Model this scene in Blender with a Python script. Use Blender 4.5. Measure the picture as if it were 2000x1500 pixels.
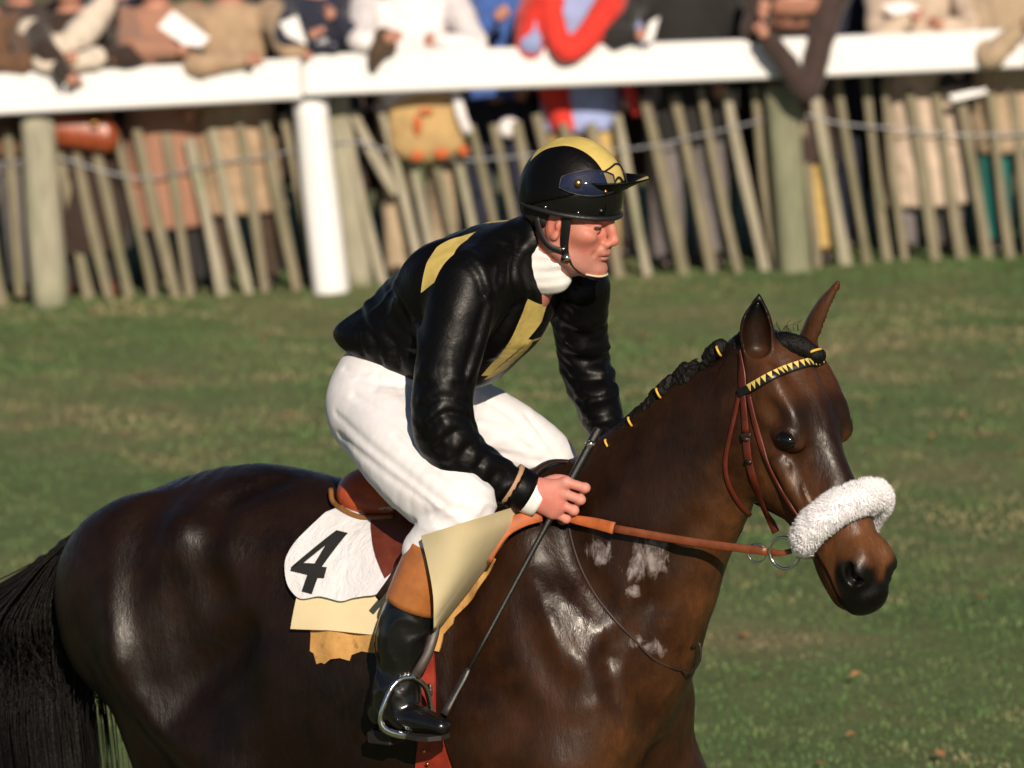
import bpy, bmesh, math, random
import numpy as np
from mathutils import Vector, Matrix, noise as mnoise
from mathutils.bvhtree import BVHTree

for o in list(bpy.data.objects):
    bpy.data.objects.remove(o, do_unlink=True)
SC = bpy.context.scene
COL = SC.collection
rnd = random.Random(7)

# ------------------------------------------------------------------ camera
CAM_H, DIST, FPX = 3.47, 10.0, 9000.0          # eye height, metres to the rider, focal length in photo pixels
PITCH = math.atan((750 + 783) / FPX)
ROLL = math.radians(2.7)
CAM = np.array([0.0, -DIST, CAM_H])
_F = np.array([0, math.cos(PITCH), -math.sin(PITCH)])
_R0 = np.array([1.0, 0, 0])
_U0 = np.array([0, math.sin(PITCH), math.cos(PITCH)])
_R = math.cos(ROLL) * _R0 - math.sin(ROLL) * _U0
_U = math.sin(ROLL) * _R0 + math.cos(ROLL) * _U0
cam_d = bpy.data.cameras.new('camera')
cam_d.sensor_width = 36.0
cam_d.lens = 36.0 * FPX / 2000.0
cam_d.clip_start, cam_d.clip_end = 0.5, 800.0
cam_d.dof.use_dof = True
cam_d.dof.focus_distance = 9.62
cam_d.dof.aperture_fstop = 4.4
cam_o = bpy.data.objects.new('camera', cam_d)
COL.objects.link(cam_o)
m4 = Matrix.Identity(4)
for i in range(3):
    m4[i][0], m4[i][1], m4[i][2], m4[i][3] = _R[i], _U[i], -_F[i], CAM[i]
cam_o.matrix_world = m4
SC.camera = cam_o

# ------------------------------------------------------------------ sky, sun, exposure
SUN_AZ, SUN_EL = math.radians(10), math.radians(27)   # to the right of and behind the viewer, low winter sun
SUN_DIR = Vector((math.sin(SUN_AZ) * math.cos(SUN_EL), -math.cos(SUN_AZ) * math.cos(SUN_EL), math.sin(SUN_EL)))
world = bpy.data.worlds.new('World')
SC.world = world
world.use_nodes = True
wn = world.node_tree
sky = wn.nodes.new('ShaderNodeTexSky')
sky.sky_type = 'NISHITA'
sky.sun_disc = False
sky.sun_elevation = SUN_EL
sky.sun_rotation = math.pi - SUN_AZ
sky.air_density = 0.7
sky.dust_density = 0.4
wn.links.new(sky.outputs[0], wn.nodes['Background'].inputs[0])
wn.nodes['Background'].inputs[1].default_value = 0.05
sun_d = bpy.data.lights.new('sun', 'SUN')
sun_d.energy = 5.0
sun_d.angle = math.radians(0.5)
sun_d.color = (1.0, 0.86, 0.69)
sun_o = bpy.data.objects.new('sun', sun_d)
sun_o.rotation_euler = SUN_DIR.to_track_quat('Z', 'Y').to_euler()
sun_o.location = (8, -20, 12)
COL.objects.link(sun_o)
SC.view_settings.view_transform = 'Standard'
SC.view_settings.look = 'None'
SC.view_settings.exposure = 0.05
SC.view_settings.gamma = 1.0

# ------------------------------------------------------------------ geometry helpers
def N(v):
    v = np.asarray(v, float)
    return v / (np.linalg.norm(v) + 1e-12)

def ray(px, py):
    return N(_F + _R * ((px - 1000) / FPX) - _U * ((py - 750) / FPX))

def P(px, py, y=0.0):
    """place point on the vertical plane at depth y"""
    d = ray(px, py)
    return CAM + d * ((y - CAM[1]) / d[1])

def PX(p):
    """project, for measuring"""
    q = np.asarray(p, float) - CAM
    z = q @ _F
    return np.array([1000 + FPX * (q @ _R) / z, 750 - FPX * (q @ _U) / z])

class Frame:
    """upright frame: f forward, r to its own right, z up"""
    def __init__(s, origin, yaw):
        s.o = np.asarray(origin, float)
        s.f = np.array([math.cos(yaw), -math.sin(yaw), 0])
        s.r = np.array([-math.sin(yaw), -math.cos(yaw), 0])
        s.k = np.array([0, 0, 1.0])
    def __call__(s, u, w, z):
        return s.o + u * s.f + w * s.r + z * s.k
    def px(s, px, py, w=0.0):
        d = ray(px, py)
        t = (w - (CAM - s.o) @ s.r) / (d @ s.r)
        return CAM + d * t
    def loc(s, p):
        q = np.asarray(p) - s.o
        return np.stack([q @ s.f, q @ s.r, q @ s.k], -1)

def catmull(pts, n):
    """resample a list of equal-length vectors with a Catmull-Rom spline, n samples a segment"""
    a = np.array(pts, float)
    a = np.vstack([2 * a[0] - a[1], a, 2 * a[-1] - a[-2]])
    out = []
    for i in range(1, len(a) - 2):
        p0, p1, p2, p3 = a[i - 1:i + 3]
        for j in range(n):
            t = j / n
            out.append(0.5 * (2 * p1 + (p2 - p0) * t + (2 * p0 - 5 * p1 + 4 * p2 - p3) * t * t + (3 * p1 - p0 - 3 * p2 + p3) * t ** 3))
    out.append(a[-2])
    return np.array(out)

class Field:
    """distance field on a grid; shapes are melted together and skinned as one continuous surface"""
    def __init__(s, lo, hi, res):
        s.lo, s.res = np.asarray(lo, float), float(res)
        s.n = np.maximum(np.ceil((np.asarray(hi) - s.lo) / res).astype(int) + 1, 4)
        s.ax = [s.lo[i] + res * np.arange(s.n[i]) for i in range(3)]
        s.v = np.full(s.n, 0.5, np.float32)
    def sub(s, lo, hi):
        a = np.clip(np.floor((np.asarray(lo) - s.lo) / s.res).astype(int), 0, s.n)
        b = np.clip(np.ceil((np.asarray(hi) - s.lo) / s.res).astype(int) + 1, 0, s.n)
        if (b <= a).any():
            return None
        sl = tuple(slice(a[i], b[i]) for i in range(3))
        g = np.meshgrid(*[s.ax[i][sl[i]].astype(np.float32) for i in range(3)], indexing='ij', sparse=True)
        return sl, g
    def put(s, sl, d, k, op):
        a = s.v[sl]
        d = d.astype(np.float32)
        if op == 's':
            h = np.maximum(k - np.abs(a + d), 0) / k if k > 0 else 0
            s.v[sl] = np.maximum(a, -d) + h * h * (k / 4)
        elif op == 'i':
            s.v[sl] = np.maximum(a, d)
        else:
            h = np.maximum(k - np.abs(a - d), 0) / k if k > 0 else 0
            s.v[sl] = np.minimum(a, d) - h * h * (k / 4)
    def ell(s, c, rad, ax=None, k=0.02, op='u'):
        c, rad = np.asarray(c, float), np.asarray(rad, float)
        ax = np.eye(3) if ax is None else np.array([N(x) for x in ax])
        ext = np.sqrt(((ax * rad[:, None]) ** 2).sum(0)) + k + 3 * s.res
        q = s.sub(c - ext, c + ext)
        if q is None: return
        sl, (X, Y, Z) = q
        X, Y, Z = X - c[0], Y - c[1], Z - c[2]
        l = [X * a[0] + Y * a[1] + Z * a[2] for a in ax]
        k0 = np.sqrt(sum((l[i] / rad[i]) ** 2 for i in range(3)))
        k1 = np.sqrt(sum((l[i] / rad[i] ** 2) ** 2 for i in range(3))) + 1e-6
        s.put(sl, k0 * (k0 - 1) / k1, k, op)
    def cone(s, a, b, ra, rb, k=0.02, op='u', side=None, q=1.0):
        """tapered capsule; side/q: widened (q>1) or flattened (q<1) along that direction"""
        a, b = np.asarray(a, float), np.asarray(b, float)
        ext = max(ra, rb) * max(1, q) + k + 3 * s.res
        g = s.sub(np.minimum(a, b) - ext, np.maximum(a, b) + ext)
        if g is None: return
        sl, (X, Y, Z) = g
        ab = b - a
        X, Y, Z = X - a[0], Y - a[1], Z - a[2]
        t = np.clip((X * ab[0] + Y * ab[1] + Z * ab[2]) / (ab @ ab + 1e-12), 0, 1)
        X, Y, Z = X - t * ab[0], Y - t * ab[1], Z - t * ab[2]
        d2 = X * X + Y * Y + Z * Z
        if side is not None:
            n = N(side)
            e = X * n[0] + Y * n[1] + Z * n[2]
            d2 = d2 - e * e + (e / q) ** 2
        s.put(sl, np.sqrt(d2) - (ra + t * (rb - ra)), k, op)
    def chain(s, pts, rad, k=0.02, n=3, op='u', side=None, q=1.0):
        """smooth tapering limb along a curve through pts"""
        a = catmull([list(p) + [r] for p, r in zip(pts, rad)], n)
        a[:, 3] = np.maximum(a[:, 3], 1e-3)
        ext = a[:, 3].max() * max(1, q) + k + 3 * s.res
        g = s.sub(a[:, :3].min(0) - ext, a[:, :3].max(0) + ext)
        if g is None: return
        sl, (X, Y, Z) = g
        best = None
        nn = N(side) if side is not None else None
        for i in range(len(a) - 1):
            A, ab, ra, rb = a[i, :3], a[i + 1, :3] - a[i, :3], a[i, 3], a[i + 1, 3]
            x, y, z = X - A[0], Y - A[1], Z - A[2]
            t = np.clip((x * ab[0] + y * ab[1] + z * ab[2]) / (ab @ ab + 1e-12), 0, 1)
            x, y, z = x - t * ab[0], y - t * ab[1], z - t * ab[2]
            d2 = x * x + y * y + z * z
            if nn is not None:
                e = x * nn[0] + y * nn[1] + z * nn[2]
                d2 = d2 - e * e + (e / q) ** 2
            d = np.sqrt(d2) - (ra + t * (rb - ra))
            best = d if best is None else np.minimum(best, d)
        s.put(sl, best, k, op)
    def loft(s, st, lat, k=0.03, n=4, cap=0.5, op='u'):
        """elliptic sections; st: (top point, bottom point, half width, taper), lat: sideways direction"""
        a = catmull([list(t) + list(b) + [h, tp] for t, b, h, tp in st], n)
        allp = np.vstack([a[:, :3], a[:, 3:6]])
        ext = a[:, 6].max() + k + 3 * s.res
        g = s.sub(allp.min(0) - ext, allp.max(0) + ext)
        if g is None: return
        sl0, _ = g
        best = np.full(s.v[sl0].shape, 0.5, np.float32)
        off = [q.start for q in sl0]
        lat = N(lat)
        for i in range(len(a) - 1):
            A, B = a[i], a[i + 1]
            pts = np.array([A[:3], A[3:6], B[:3], B[3:6]])
            e2 = max(A[6], B[6]) + k + 3 * s.res
            g = s.sub(pts.min(0) - e2, pts.max(0) + e2)
            if g is None: continue
            sl, (X, Y, Z) = g
            ca, cb = (A[:3] + A[3:6]) / 2, (B[:3] + B[3:6]) / 2
            up = N((A[:3] - A[3:6]) + (B[:3] - B[3:6]))
            axd = N(np.cross(lat, up)); up = N(np.cross(axd, lat))
            if axd @ (cb - ca) < 0: axd = -axd
            L = max((cb - ca) @ axd, 1e-4)
            X0, Y0, Z0 = X - ca[0], Y - ca[1], Z - ca[2]
            tr = (X0 * axd[0] + Y0 * axd[1] + Z0 * axd[2]) / L
            t = np.clip(tr, 0, 1)
            dc = (cb - ca)
            X0, Y0, Z0 = X0 - t * dc[0], Y0 - t * dc[1], Z0 - t * dc[2]
            qu = X0 * up[0] + Y0 * up[1] + Z0 * up[2]
            ql = X0 * lat[0] + Y0 * lat[1] + Z0 * lat[2]
            qa = (tr - t) * L
            ha = np.linalg.norm(A[:3] - A[3:6]) / 2; hb = np.linalg.norm(B[:3] - B[3:6]) / 2
            h = ha + t * (hb - ha); w = A[6] + t * (B[6] - A[6]); tp = A[7] + t * (B[7] - A[7])
            w = w * (1 - tp * np.clip(qu / h, -1, 1))
            mn = np.minimum(h, w)
            d = (np.sqrt((qu / h) ** 2 + (ql / w) ** 2 + (qa / (mn * cap)) ** 2) - 1) * mn
            l2 = tuple(slice(sl[j].start - off[j], sl[j].stop - off[j]) for j in range(3))
            l2c = tuple(slice(max(l2[j].start, 0), min(l2[j].stop, best.shape[j])) for j in range(3))
            dd = d[tuple(slice(l2c[j].start - l2[j].start, l2c[j].stop - l2[j].start) for j in range(3))]
            best[l2c] = np.minimum(best[l2c], dd)
        s.put(sl0, best, k, op)
    def warp(s, fn, band=0.03):
        """push the surface in or out by fn(points) metres near the surface"""
        idx = np.argwhere(np.abs(s.v) < band)
        p = s.lo + idx * s.res
        s.v[tuple(idx.T)] -= fn(p).astype(np.float32)
    def cut(s, point, normal):
        """remove the side the normal points to"""
        n = N(normal)
        g = np.meshgrid(*[x.astype(np.float32) for x in s.ax], indexing='ij', sparse=True)
        s.v = np.maximum(s.v, (g[0] - point[0]) * n[0] + (g[1] - point[1]) * n[1] + (g[2] - point[2]) * n[2]).astype(np.float32)
    def skin(s, smooth=1):
        v = s.v
        v[0], v[-1] = np.maximum(v[0], .01), np.maximum(v[-1], .01)
        v[:, 0], v[:, -1] = np.maximum(v[:, 0], .01), np.maximum(v[:, -1], .01)
        v[:, :, 0], v[:, :, -1] = np.maximum(v[:, :, 0], .01), np.maximum(v[:, :, -1], .01)
        ins = v < 0
        cnt = np.zeros(np.array(v.shape) - 1, np.int8)
        cor = [(i, j, k) for i in (0, 1) for j in (0, 1) for k in (0, 1)]
        nx, ny, nz = cnt.shape
        for i, j, k in cor:
            cnt += ins[i:i + nx, j:j + ny, k:k + nz]
        act = np.argwhere((cnt > 0) & (cnt < 8))
        ids = np.full(cnt.shape, -1, np.int32)
        ids[tuple(act.T)] = np.arange(len(act))
        vals = {c: v[act[:, 0] + c[0], act[:, 1] + c[1], act[:, 2] + c[2]] for c in cor}
        acc = np.zeros((len(act), 3)); num = np.zeros(len(act))
        for c in cor:
            for d in range(3):
                if c[d] == 0:
                    e = list(c); e[d] = 1; e = tuple(e)
                    va, vb = vals[c], vals[e]
                    m = (va < 0) != (vb < 0)
                    t = np.where(m, va / np.where(m, va - vb, 1), 0)
                    p = np.tile(np.array(c, float), (len(act), 1)); p[:, d] += t
                    acc[m] += p[m]; num[m] += 1
        V = s.lo + (act + acc / num[:, None]) * s.res
        Q = []
        for d in range(3):
            a = [slice(None)] * 3; b = [slice(None)] * 3
            a[d], b[d] = slice(0, -1), slice(1, None)
            ch = np.argwhere(ins[tuple(a)] != ins[tuple(b)])
            o1, o2 = (d + 1) % 3, (d + 2) % 3
            ok = (ch[:, o1] > 0) & (ch[:, o2] > 0) & (ch[:, o1] < cnt.shape[o1]) & (ch[:, o2] < cnt.shape[o2]) & (ch[:, d] < cnt.shape[d])
            ch = ch[ok]
            f = []
            for x, y in ((0, 0), (1, 0), (1, 1), (0, 1)):
                q = ch.copy(); q[:, o1] -= x; q[:, o2] -= y
                f.append(ids[tuple(q.T)])
            f = np.stack(f, 1)
            inv = ins[tuple(ch.T)]
            f[inv] = f[inv]
            f[~inv] = f[~inv][:, ::-1]
            Q.append(f)
        Q = np.vstack(Q)
        Q = Q[(Q >= 0).all(1)]
        for _ in range(smooth):
            sm = np.zeros_like(V); c = np.zeros(len(V))
            for i in range(4):
                j = (i + 1) % 4
                np.add.at(sm, Q[:, i], V[Q[:, j]]); np.add.at(sm, Q[:, j], V[Q[:, i]])
                np.add.at(c, Q[:, i], 1); np.add.at(c, Q[:, j], 1)
            V = V * 0.4 + 0.6 * sm / np.maximum(c, 1)[:, None]
        return V, Q

def fnoise(p, scale, seed=0.0):
    """cheap smooth noise in about -1..1 from summed rotated sines"""
    p = np.asarray(p) * scale + seed
    x, y, z = p[:, 0], p[:, 1], p[:, 2]
    return (np.sin(x + 1.7 * np.sin(.8 * y + .3 * z + 1.3)) * np.sin(y * 1.1 + 1.9 * np.sin(.7 * z + .5 * x)) +
            np.sin(1.3 * z + 1.5 * np.sin(.9 * x + 2.1)) * np.sin(.9 * x + 1.2 * y + 4.0)) * 0.5

# ------------------------------------------------------------------ objects
def np_mesh(name, V, F, smooth=True):
    me = bpy.data.meshes.new(name)
    V = np.ascontiguousarray(V, np.float32); F = np.ascontiguousarray(F, np.int32)
    me.vertices.add(len(V)); me.vertices.foreach_set('co', V.ravel())
    n = F.shape[1]
    me.loops.add(F.size); me.loops.foreach_set('vertex_index', F.ravel())
    me.polygons.add(len(F)); me.polygons.foreach_set('loop_start', np.arange(len(F), dtype=np.int32) * n)
    me.polygons.foreach_set('use_smooth', np.full(len(F), smooth))
    me.update(calc_edges=True); me.validate()
    return me

def link(name, me, mat=None, parent=None):
    o = bpy.data.objects.new(name, me)
    COL.objects.link(o)
    if mat is not None and me is not None:
        for m in (mat if isinstance(mat, (list, tuple)) else [mat]):
            me.materials.append(m)
    if parent is not None:
        o.parent = parent
        o.matrix_parent_inverse = parent_world(parent).inverted()
    return o

def parent_world(o):
    m = o.matrix_basis.copy()
    if o.parent:
        m = parent_world(o.parent) @ o.matrix_parent_inverse @ m
    return m

def tag(o, label, cat, group=None, kind=None):
    o['label'] = label; o['category'] = cat
    if group: o['group'] = group
    if kind: o['kind'] = kind
    return o

def thing(name, loc, label, cat, group=None):
    o = bpy.data.objects.new(name, None)
    o.location = loc; o.empty_display_size = 0.1
    COL.objects.link(o)
    return tag(o, label, cat, group)

def obj(name, V, F, mat, parent=None, smooth=True):
    V = np.asarray(V, float)
    if isinstance(F, np.ndarray):
        me = np_mesh(name, V, F, smooth)
    else:
        me = bpy.data.meshes.new(name)
        me.from_pydata([tuple(v) for v in V], [], [tuple(f) for f in F])
        me.polygons.foreach_set('use_smooth', [smooth] * len(me.polygons)); me.update()
    return link(name, me, mat, parent)

class MB:
    """collects faces of one part"""
    def __init__(s): s.v, s.f = [], []
    def add(s, V, F):
        b = len(s.v); s.v += [tuple(map(float, v)) for v in V]; s.f += [tuple(int(i) + b for i in f) for f in F]
    def tube(s, pts, rad, sides=8, closed=False, up=None, flat=1.0, n=None, caps=True):
        """swept round or flattened strip; rad a number or a list"""
        pts = np.array(pts, float)
        rad = np.full(len(pts), rad, float) if np.isscalar(rad) else np.array(rad, float)
        if n:
            a = catmull(np.hstack([pts, rad[:, None]]), n); pts, rad = a[:, :3], a[:, 3]
        m = len(pts)
        V = []
        u = None
        for i in range(m):
            if closed: t = N(pts[(i + 1) % m] - pts[i - 1])
            else: t = N(pts[min(i + 1, m - 1)] - pts[max(i - 1, 0)])
            if up is not None:
                u0 = up[i] if np.ndim(up) == 2 else np.asarray(up, float)
            else:
                u0 = u if u is not None else (np.array([0, 0, 1.0]) if abs(t[2]) < .9 else np.array([1.0, 0, 0]))
            u = N(u0 - t * (u0 @ t)); b = np.cross(t, u)
            for j in range(sides):
                a = 2 * math.pi * j / sides
                V.append(pts[i] + rad[i] * (math.cos(a) * b + flat * math.sin(a) * u))
        F = []
        for i in range(m if closed else m - 1):
            for j in range(sides):
                a, b_ = i * sides + j, i * sides + (j + 1) % sides
                c, d = ((i + 1) % m) * sides + (j + 1) % sides, ((i + 1) % m) * sides + j
                F.append((a, b_, c, d))
        if caps and not closed:
            F.append(tuple(range(sides))[::-1]); F.append(tuple((m - 1) * sides + j for j in range(sides)))
        s.add(V, F); return s
    def strap(s, pts, nrm, width, thick=0.004, n=None):
        """flat leather strap lying with its face along nrm (one per point)"""
        pts = np.array(pts, float); nrm = np.array(nrm, float)
        if nrm.ndim == 1: nrm = np.tile(nrm, (len(pts), 1))
        wd = np.full(len(pts), width, float) if np.isscalar(width) else np.array(width, float)
        if n:
            a = catmull(np.hstack([pts, nrm, wd[:, None]]), n); pts, nrm, wd = a[:, :3], a[:, 3:6], a[:, 6]
        m = len(pts); V = []; F = []
        prof = [(-.5, 0), (-.5, .6), (-.42, 1), (.42, 1), (.5, .6), (.5, 0)]
        for i in range(m):
            t = N(pts[min(i + 1, m - 1)] - pts[max(i - 1, 0)])
            nn = N(nrm[i] - t * (nrm[i] @ t)); b = np.cross(t, nn)
            for x, y in prof:
                V.append(pts[i] + b * x * wd[i] + nn * y * thick)
        k = len(prof)
        for i in range(m - 1):
            for j in range(k):
                F.append((i * k + j, (i + 1) * k + j, (i + 1) * k + (j + 1) % k, i * k + (j + 1) % k))
        F.append(tuple(range(k))); F.append(tuple((m - 1) * k + j for j in range(k))[::-1])
        s.add(V, F); return s
    def box(s, c, ax, half, bev=0.0):
        c = np.asarray(c, float); ax = np.array([N(a) for a in ax])
        h = np.array(half, float)
        if bev <= 0:
            V = [c + ax[0] * x * h[0] + ax[1] * y * h[1] + ax[2] * z * h[2] for x in (-1, 1) for y in (-1, 1) for z in (-1, 1)]
            s.add(V, [(0, 1, 3, 2), (4, 6, 7, 5), (0, 4, 5, 1), (2, 3, 7, 6), (0, 2, 6, 4), (1, 5, 7, 3)])
            return s
        # chamfered along the long (third) axis
        pr = []
        b = bev
        for sx, sy in ((-1, -1), (1, -1), (1, 1), (-1, 1)):
            p1 = (sx * h[0], sy * (h[1] - b)); p2 = (sx * (h[0] - b), sy * h[1])
            pr += [p1, p2] if sx * sy > 0 else [p2, p1]
        V = [c + ax[0] * x * f + ax[1] * y * f + ax[2] * z for z, f in ((-h[2], .9), (-h[2] + b, 1), (h[2] - b, 1), (h[2], .9)) for x, y in pr]
        F = []
        for r in range(3):
            for j in range(8):
                F.append((r * 8 + j, r * 8 + (j + 1) % 8, (r + 1) * 8 + (j + 1) % 8, (r + 1) * 8 + j))
        F.append(tuple(range(8))[::-1]); F.append(tuple(24 + j for j in range(8)))
        s.add(V, F); return s
    def ball(s, c, r, seg=12, rings=8, ax=None):
        c = np.asarray(c, float); r = np.full(3, r, float) if np.isscalar(r) else np.array(r, float)
        ax = np.eye(3) if ax is None else np.array([N(a) for a in ax])
        V = [c + ax[2] * r[2]]
        for i in range(1, rings):
            a = math.pi * i / rings
            for j in range(seg):
                b = 2 * math.pi * j / seg
                V.append(c + ax[0] * r[0] * math.sin(a) * math.cos(b) + ax[1] * r[1] * math.sin(a) * math.sin(b) + ax[2] * r[2] * math.cos(a))
        V.append(c - ax[2] * r[2])
        F = [(0, 1 + j, 1 + (j + 1) % seg) for j in range(seg)]
        for i in range(rings - 2):
            for j in range(seg):
                a = 1 + i * seg
                F.append((a + j, a + seg + j, a + seg + (j + 1) % seg, a + (j + 1) % seg))
        l = len(V) - 1; a = 1 + (rings - 2) * seg
        F += [(l, a + (j + 1) % seg, a + j) for j in range(seg)]
        s.add(V, F); return s
    def build(s, name, mat, parent=None, smooth=True):
        return obj(name, s.v, s.f, mat, parent, smooth)

def bvh_of(*objs):
    V, F = [], []
    for o in objs:
        b = len(V)
        V += [Vector(v.co) for v in o.data.vertices]
        F += [[i + b for i in p.vertices] for p in o.data.polygons]
    return BVHTree.FromPolygons(V, F)

# ------------------------------------------------------------------ materials
class NT:
    """small node-tree writer"""
    def __init__(s, name):
        s.m = bpy.data.materials.new(name); s.m.use_nodes = True
        s.t = s.m.node_tree; s.b = s.t.nodes['Principled BSDF']
        s.co = s.t.nodes.new('ShaderNodeTexCoord')
    def n(s, kind, **kw):
        x = s.t.nodes.new(kind)
        for k, v in kw.items(): setattr(x, k, v)
        return x
    def l(s, a, b): s.t.links.new(a, b)
    def map(s, scale=(1, 1, 1), rot=(0, 0, 0), src='Object'):
        x = s.n('ShaderNodeMapping'); x.inputs['Scale'].default_value = scale; x.inputs['Rotation'].default_value = rot
        s.l(s.co.outputs[src], x.inputs['Vector']); return x.outputs[0]
    def noise(s, scale, detail=4, rough=.55, vec=None, dist=0.0):
        x = s.n('ShaderNodeTexNoise'); x.inputs['Scale'].default_value = scale; x.inputs['Detail'].default_value = detail
        x.inputs['Roughness'].default_value = rough; x.inputs['Distortion'].default_value = dist
        s.l(vec if vec is not None else s.co.outputs['Object'], x.inputs['Vector']); return x.outputs['Fac']
    def ramp(s, fac, stops):
        x = s.n('ShaderNodeValToRGB'); e = x.color_ramp.elements
        while len(e) < len(stops): e.new(.5)
        for i, (p, c) in enumerate(stops):
            e[i].position = p; e[i].color = (*c, 1) if len(c) == 3 else c
        s.l(fac, x.inputs[0]); return x.outputs[0]
    def range(s, fac, a, b, c, d):
        x = s.n('ShaderNodeMapRange'); x.clamp = True
        for i, v in enumerate((a, b, c, d)): x.inputs[i + 1].default_value = v
        s.l(fac, x.inputs[0]); return x.outputs[0]
    def mix(s, fac, a, b, mode='MIX'):
        x = s.n('ShaderNodeMix'); x.data_type = 'RGBA'; x.blend_type = mode
        for sock, v in ((x.inputs[0], fac), (x.inputs[6], a), (x.inputs[7], b)):
            if isinstance(v, (int, float)): sock.default_value = v
            elif isinstance(v, tuple): sock.default_value = (*v, 1)
            else: s.l(v, sock)
        return x.outputs[2]
    def math(s, op, a, b=0.0):
        x = s.n('ShaderNodeMath'); x.operation = op
        for sock, v in ((x.inputs[0], a), (x.inputs[1], b)):
            if isinstance(v, (int, float)): sock.default_value = v
            else: s.l(v, sock)
        return x.outputs[0]
    def attr(s, name):
        x = s.n('ShaderNodeAttribute'); x.attribute_name = name; return x.outputs['Fac']
    def acol(s, name):
        x = s.n('ShaderNodeAttribute'); x.attribute_name = name; return x.outputs['Color']
    def bump(s, h, strength=.3, dist=.01):
        x = s.n('ShaderNodeBump'); x.inputs['Strength'].default_value = strength; x.inputs['Distance'].default_value = dist
        s.l(h, x.inputs['Height']); s.l(x.outputs[0], s.b.inputs['Normal']); return x
    def set(s, **kw):
        for k, v in kw.items():
            sock = s.b.inputs[k.replace('_', ' ')]
            if isinstance(v, (int, float)): sock.default_value = v
            elif isinstance(v, tuple): sock.default_value = (*v, 1) if len(v) == 3 else v
            else: s.l(v, sock)
        return s.m

def simple(name, col, rough=.6, var=.25, scale=30, bump=.15, bdist=.003, metal=0.0, detail=4, **kw):
    """plain colour with uneven tone, uneven gloss and fine relief"""
    t = NT(name)
    a = tuple(c * (1 - var) for c in col); b = tuple(min(c * (1 + var), 1) for c in col)
    n1 = t.noise(scale, detail); n2 = t.noise(scale * 6, 3)
    t.set(Base_Color=t.ramp(n1, [(.3, a), (.7, b)]), Roughness=t.range(n2, .3, .7, max(rough - .1, .02), min(rough + .1, 1)), Metallic=metal)
    if bump: t.bump(n2, bump, bdist)
    return t.set(**kw)
# ================================================================== GROUND
FENCE_Y = 13.3
def ground():
    t = NT('turf')
    big = t.noise(.55, 5, .6, dist=.4); mid = t.noise(3.2, 5, .6); fine = t.noise(38, 5, .6)
    c = t.ramp(big, [(.30, (.098, .148, .055)), (.48, (.122, .164, .067)), (.62, (.190, .178, .092)), (.75, (.106, .150, .058))])
    c = t.mix(t.range(mid, .52, .72, 0, .55), c, (.18, .150, .080))
    c = t.mix(t.range(fine, .4, .7, 0, .6), c, t.mix(1.0, c, (.62, .60, .58), 'MULTIPLY'))
    t.set(Base_Color=c, Roughness=.95, Specular_IOR_Level=.2)
    t.bump(t.math('ADD', fine, t.math('MULTIPLY', mid, 2.0)), .6, .03)
    xs = np.unique(np.concatenate([np.linspace(-300, -8, 12), np.linspace(-8, 8, 81), np.linspace(8, 300, 12)]))
    ys = np.unique(np.concatenate([np.linspace(-60, -4, 8), np.linspace(-4, 20, 121), np.linspace(20, 600, 16)]))
    X, Y = np.meshgrid(xs, ys, indexing='ij')
    pts = np.stack([X.ravel(), Y.ravel(), np.zeros(X.size)], 1)
    Z = np.where((np.abs(pts[:, 0]) < 7.5) & (pts[:, 1] > -3.5) & (pts[:, 1] < 19), .018 * fnoise(pts, 1.6, 2) + .012 * fnoise(pts, 4.5, 1), 0)
    pts[:, 2] = Z
    nx, ny = X.shape
    I = np.arange(nx * ny).reshape(nx, ny)
    Q = np.stack([I[:-1, :-1], I[1:, :-1], I[1:, 1:], I[:-1, 1:]], -1).reshape(-1, 4)
    o = obj('ground', pts, Q, t.m)
    o['kind'] = 'structure'
    return o
GROUND = ground()
def gz(x, y):
    p = np.stack([np.atleast_1d(x), np.atleast_1d(y), np.zeros(np.size(x))], 1)
    return .018 * fnoise(p, 1.6, 2) + .012 * fnoise(p, 4.5, 1)

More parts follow.
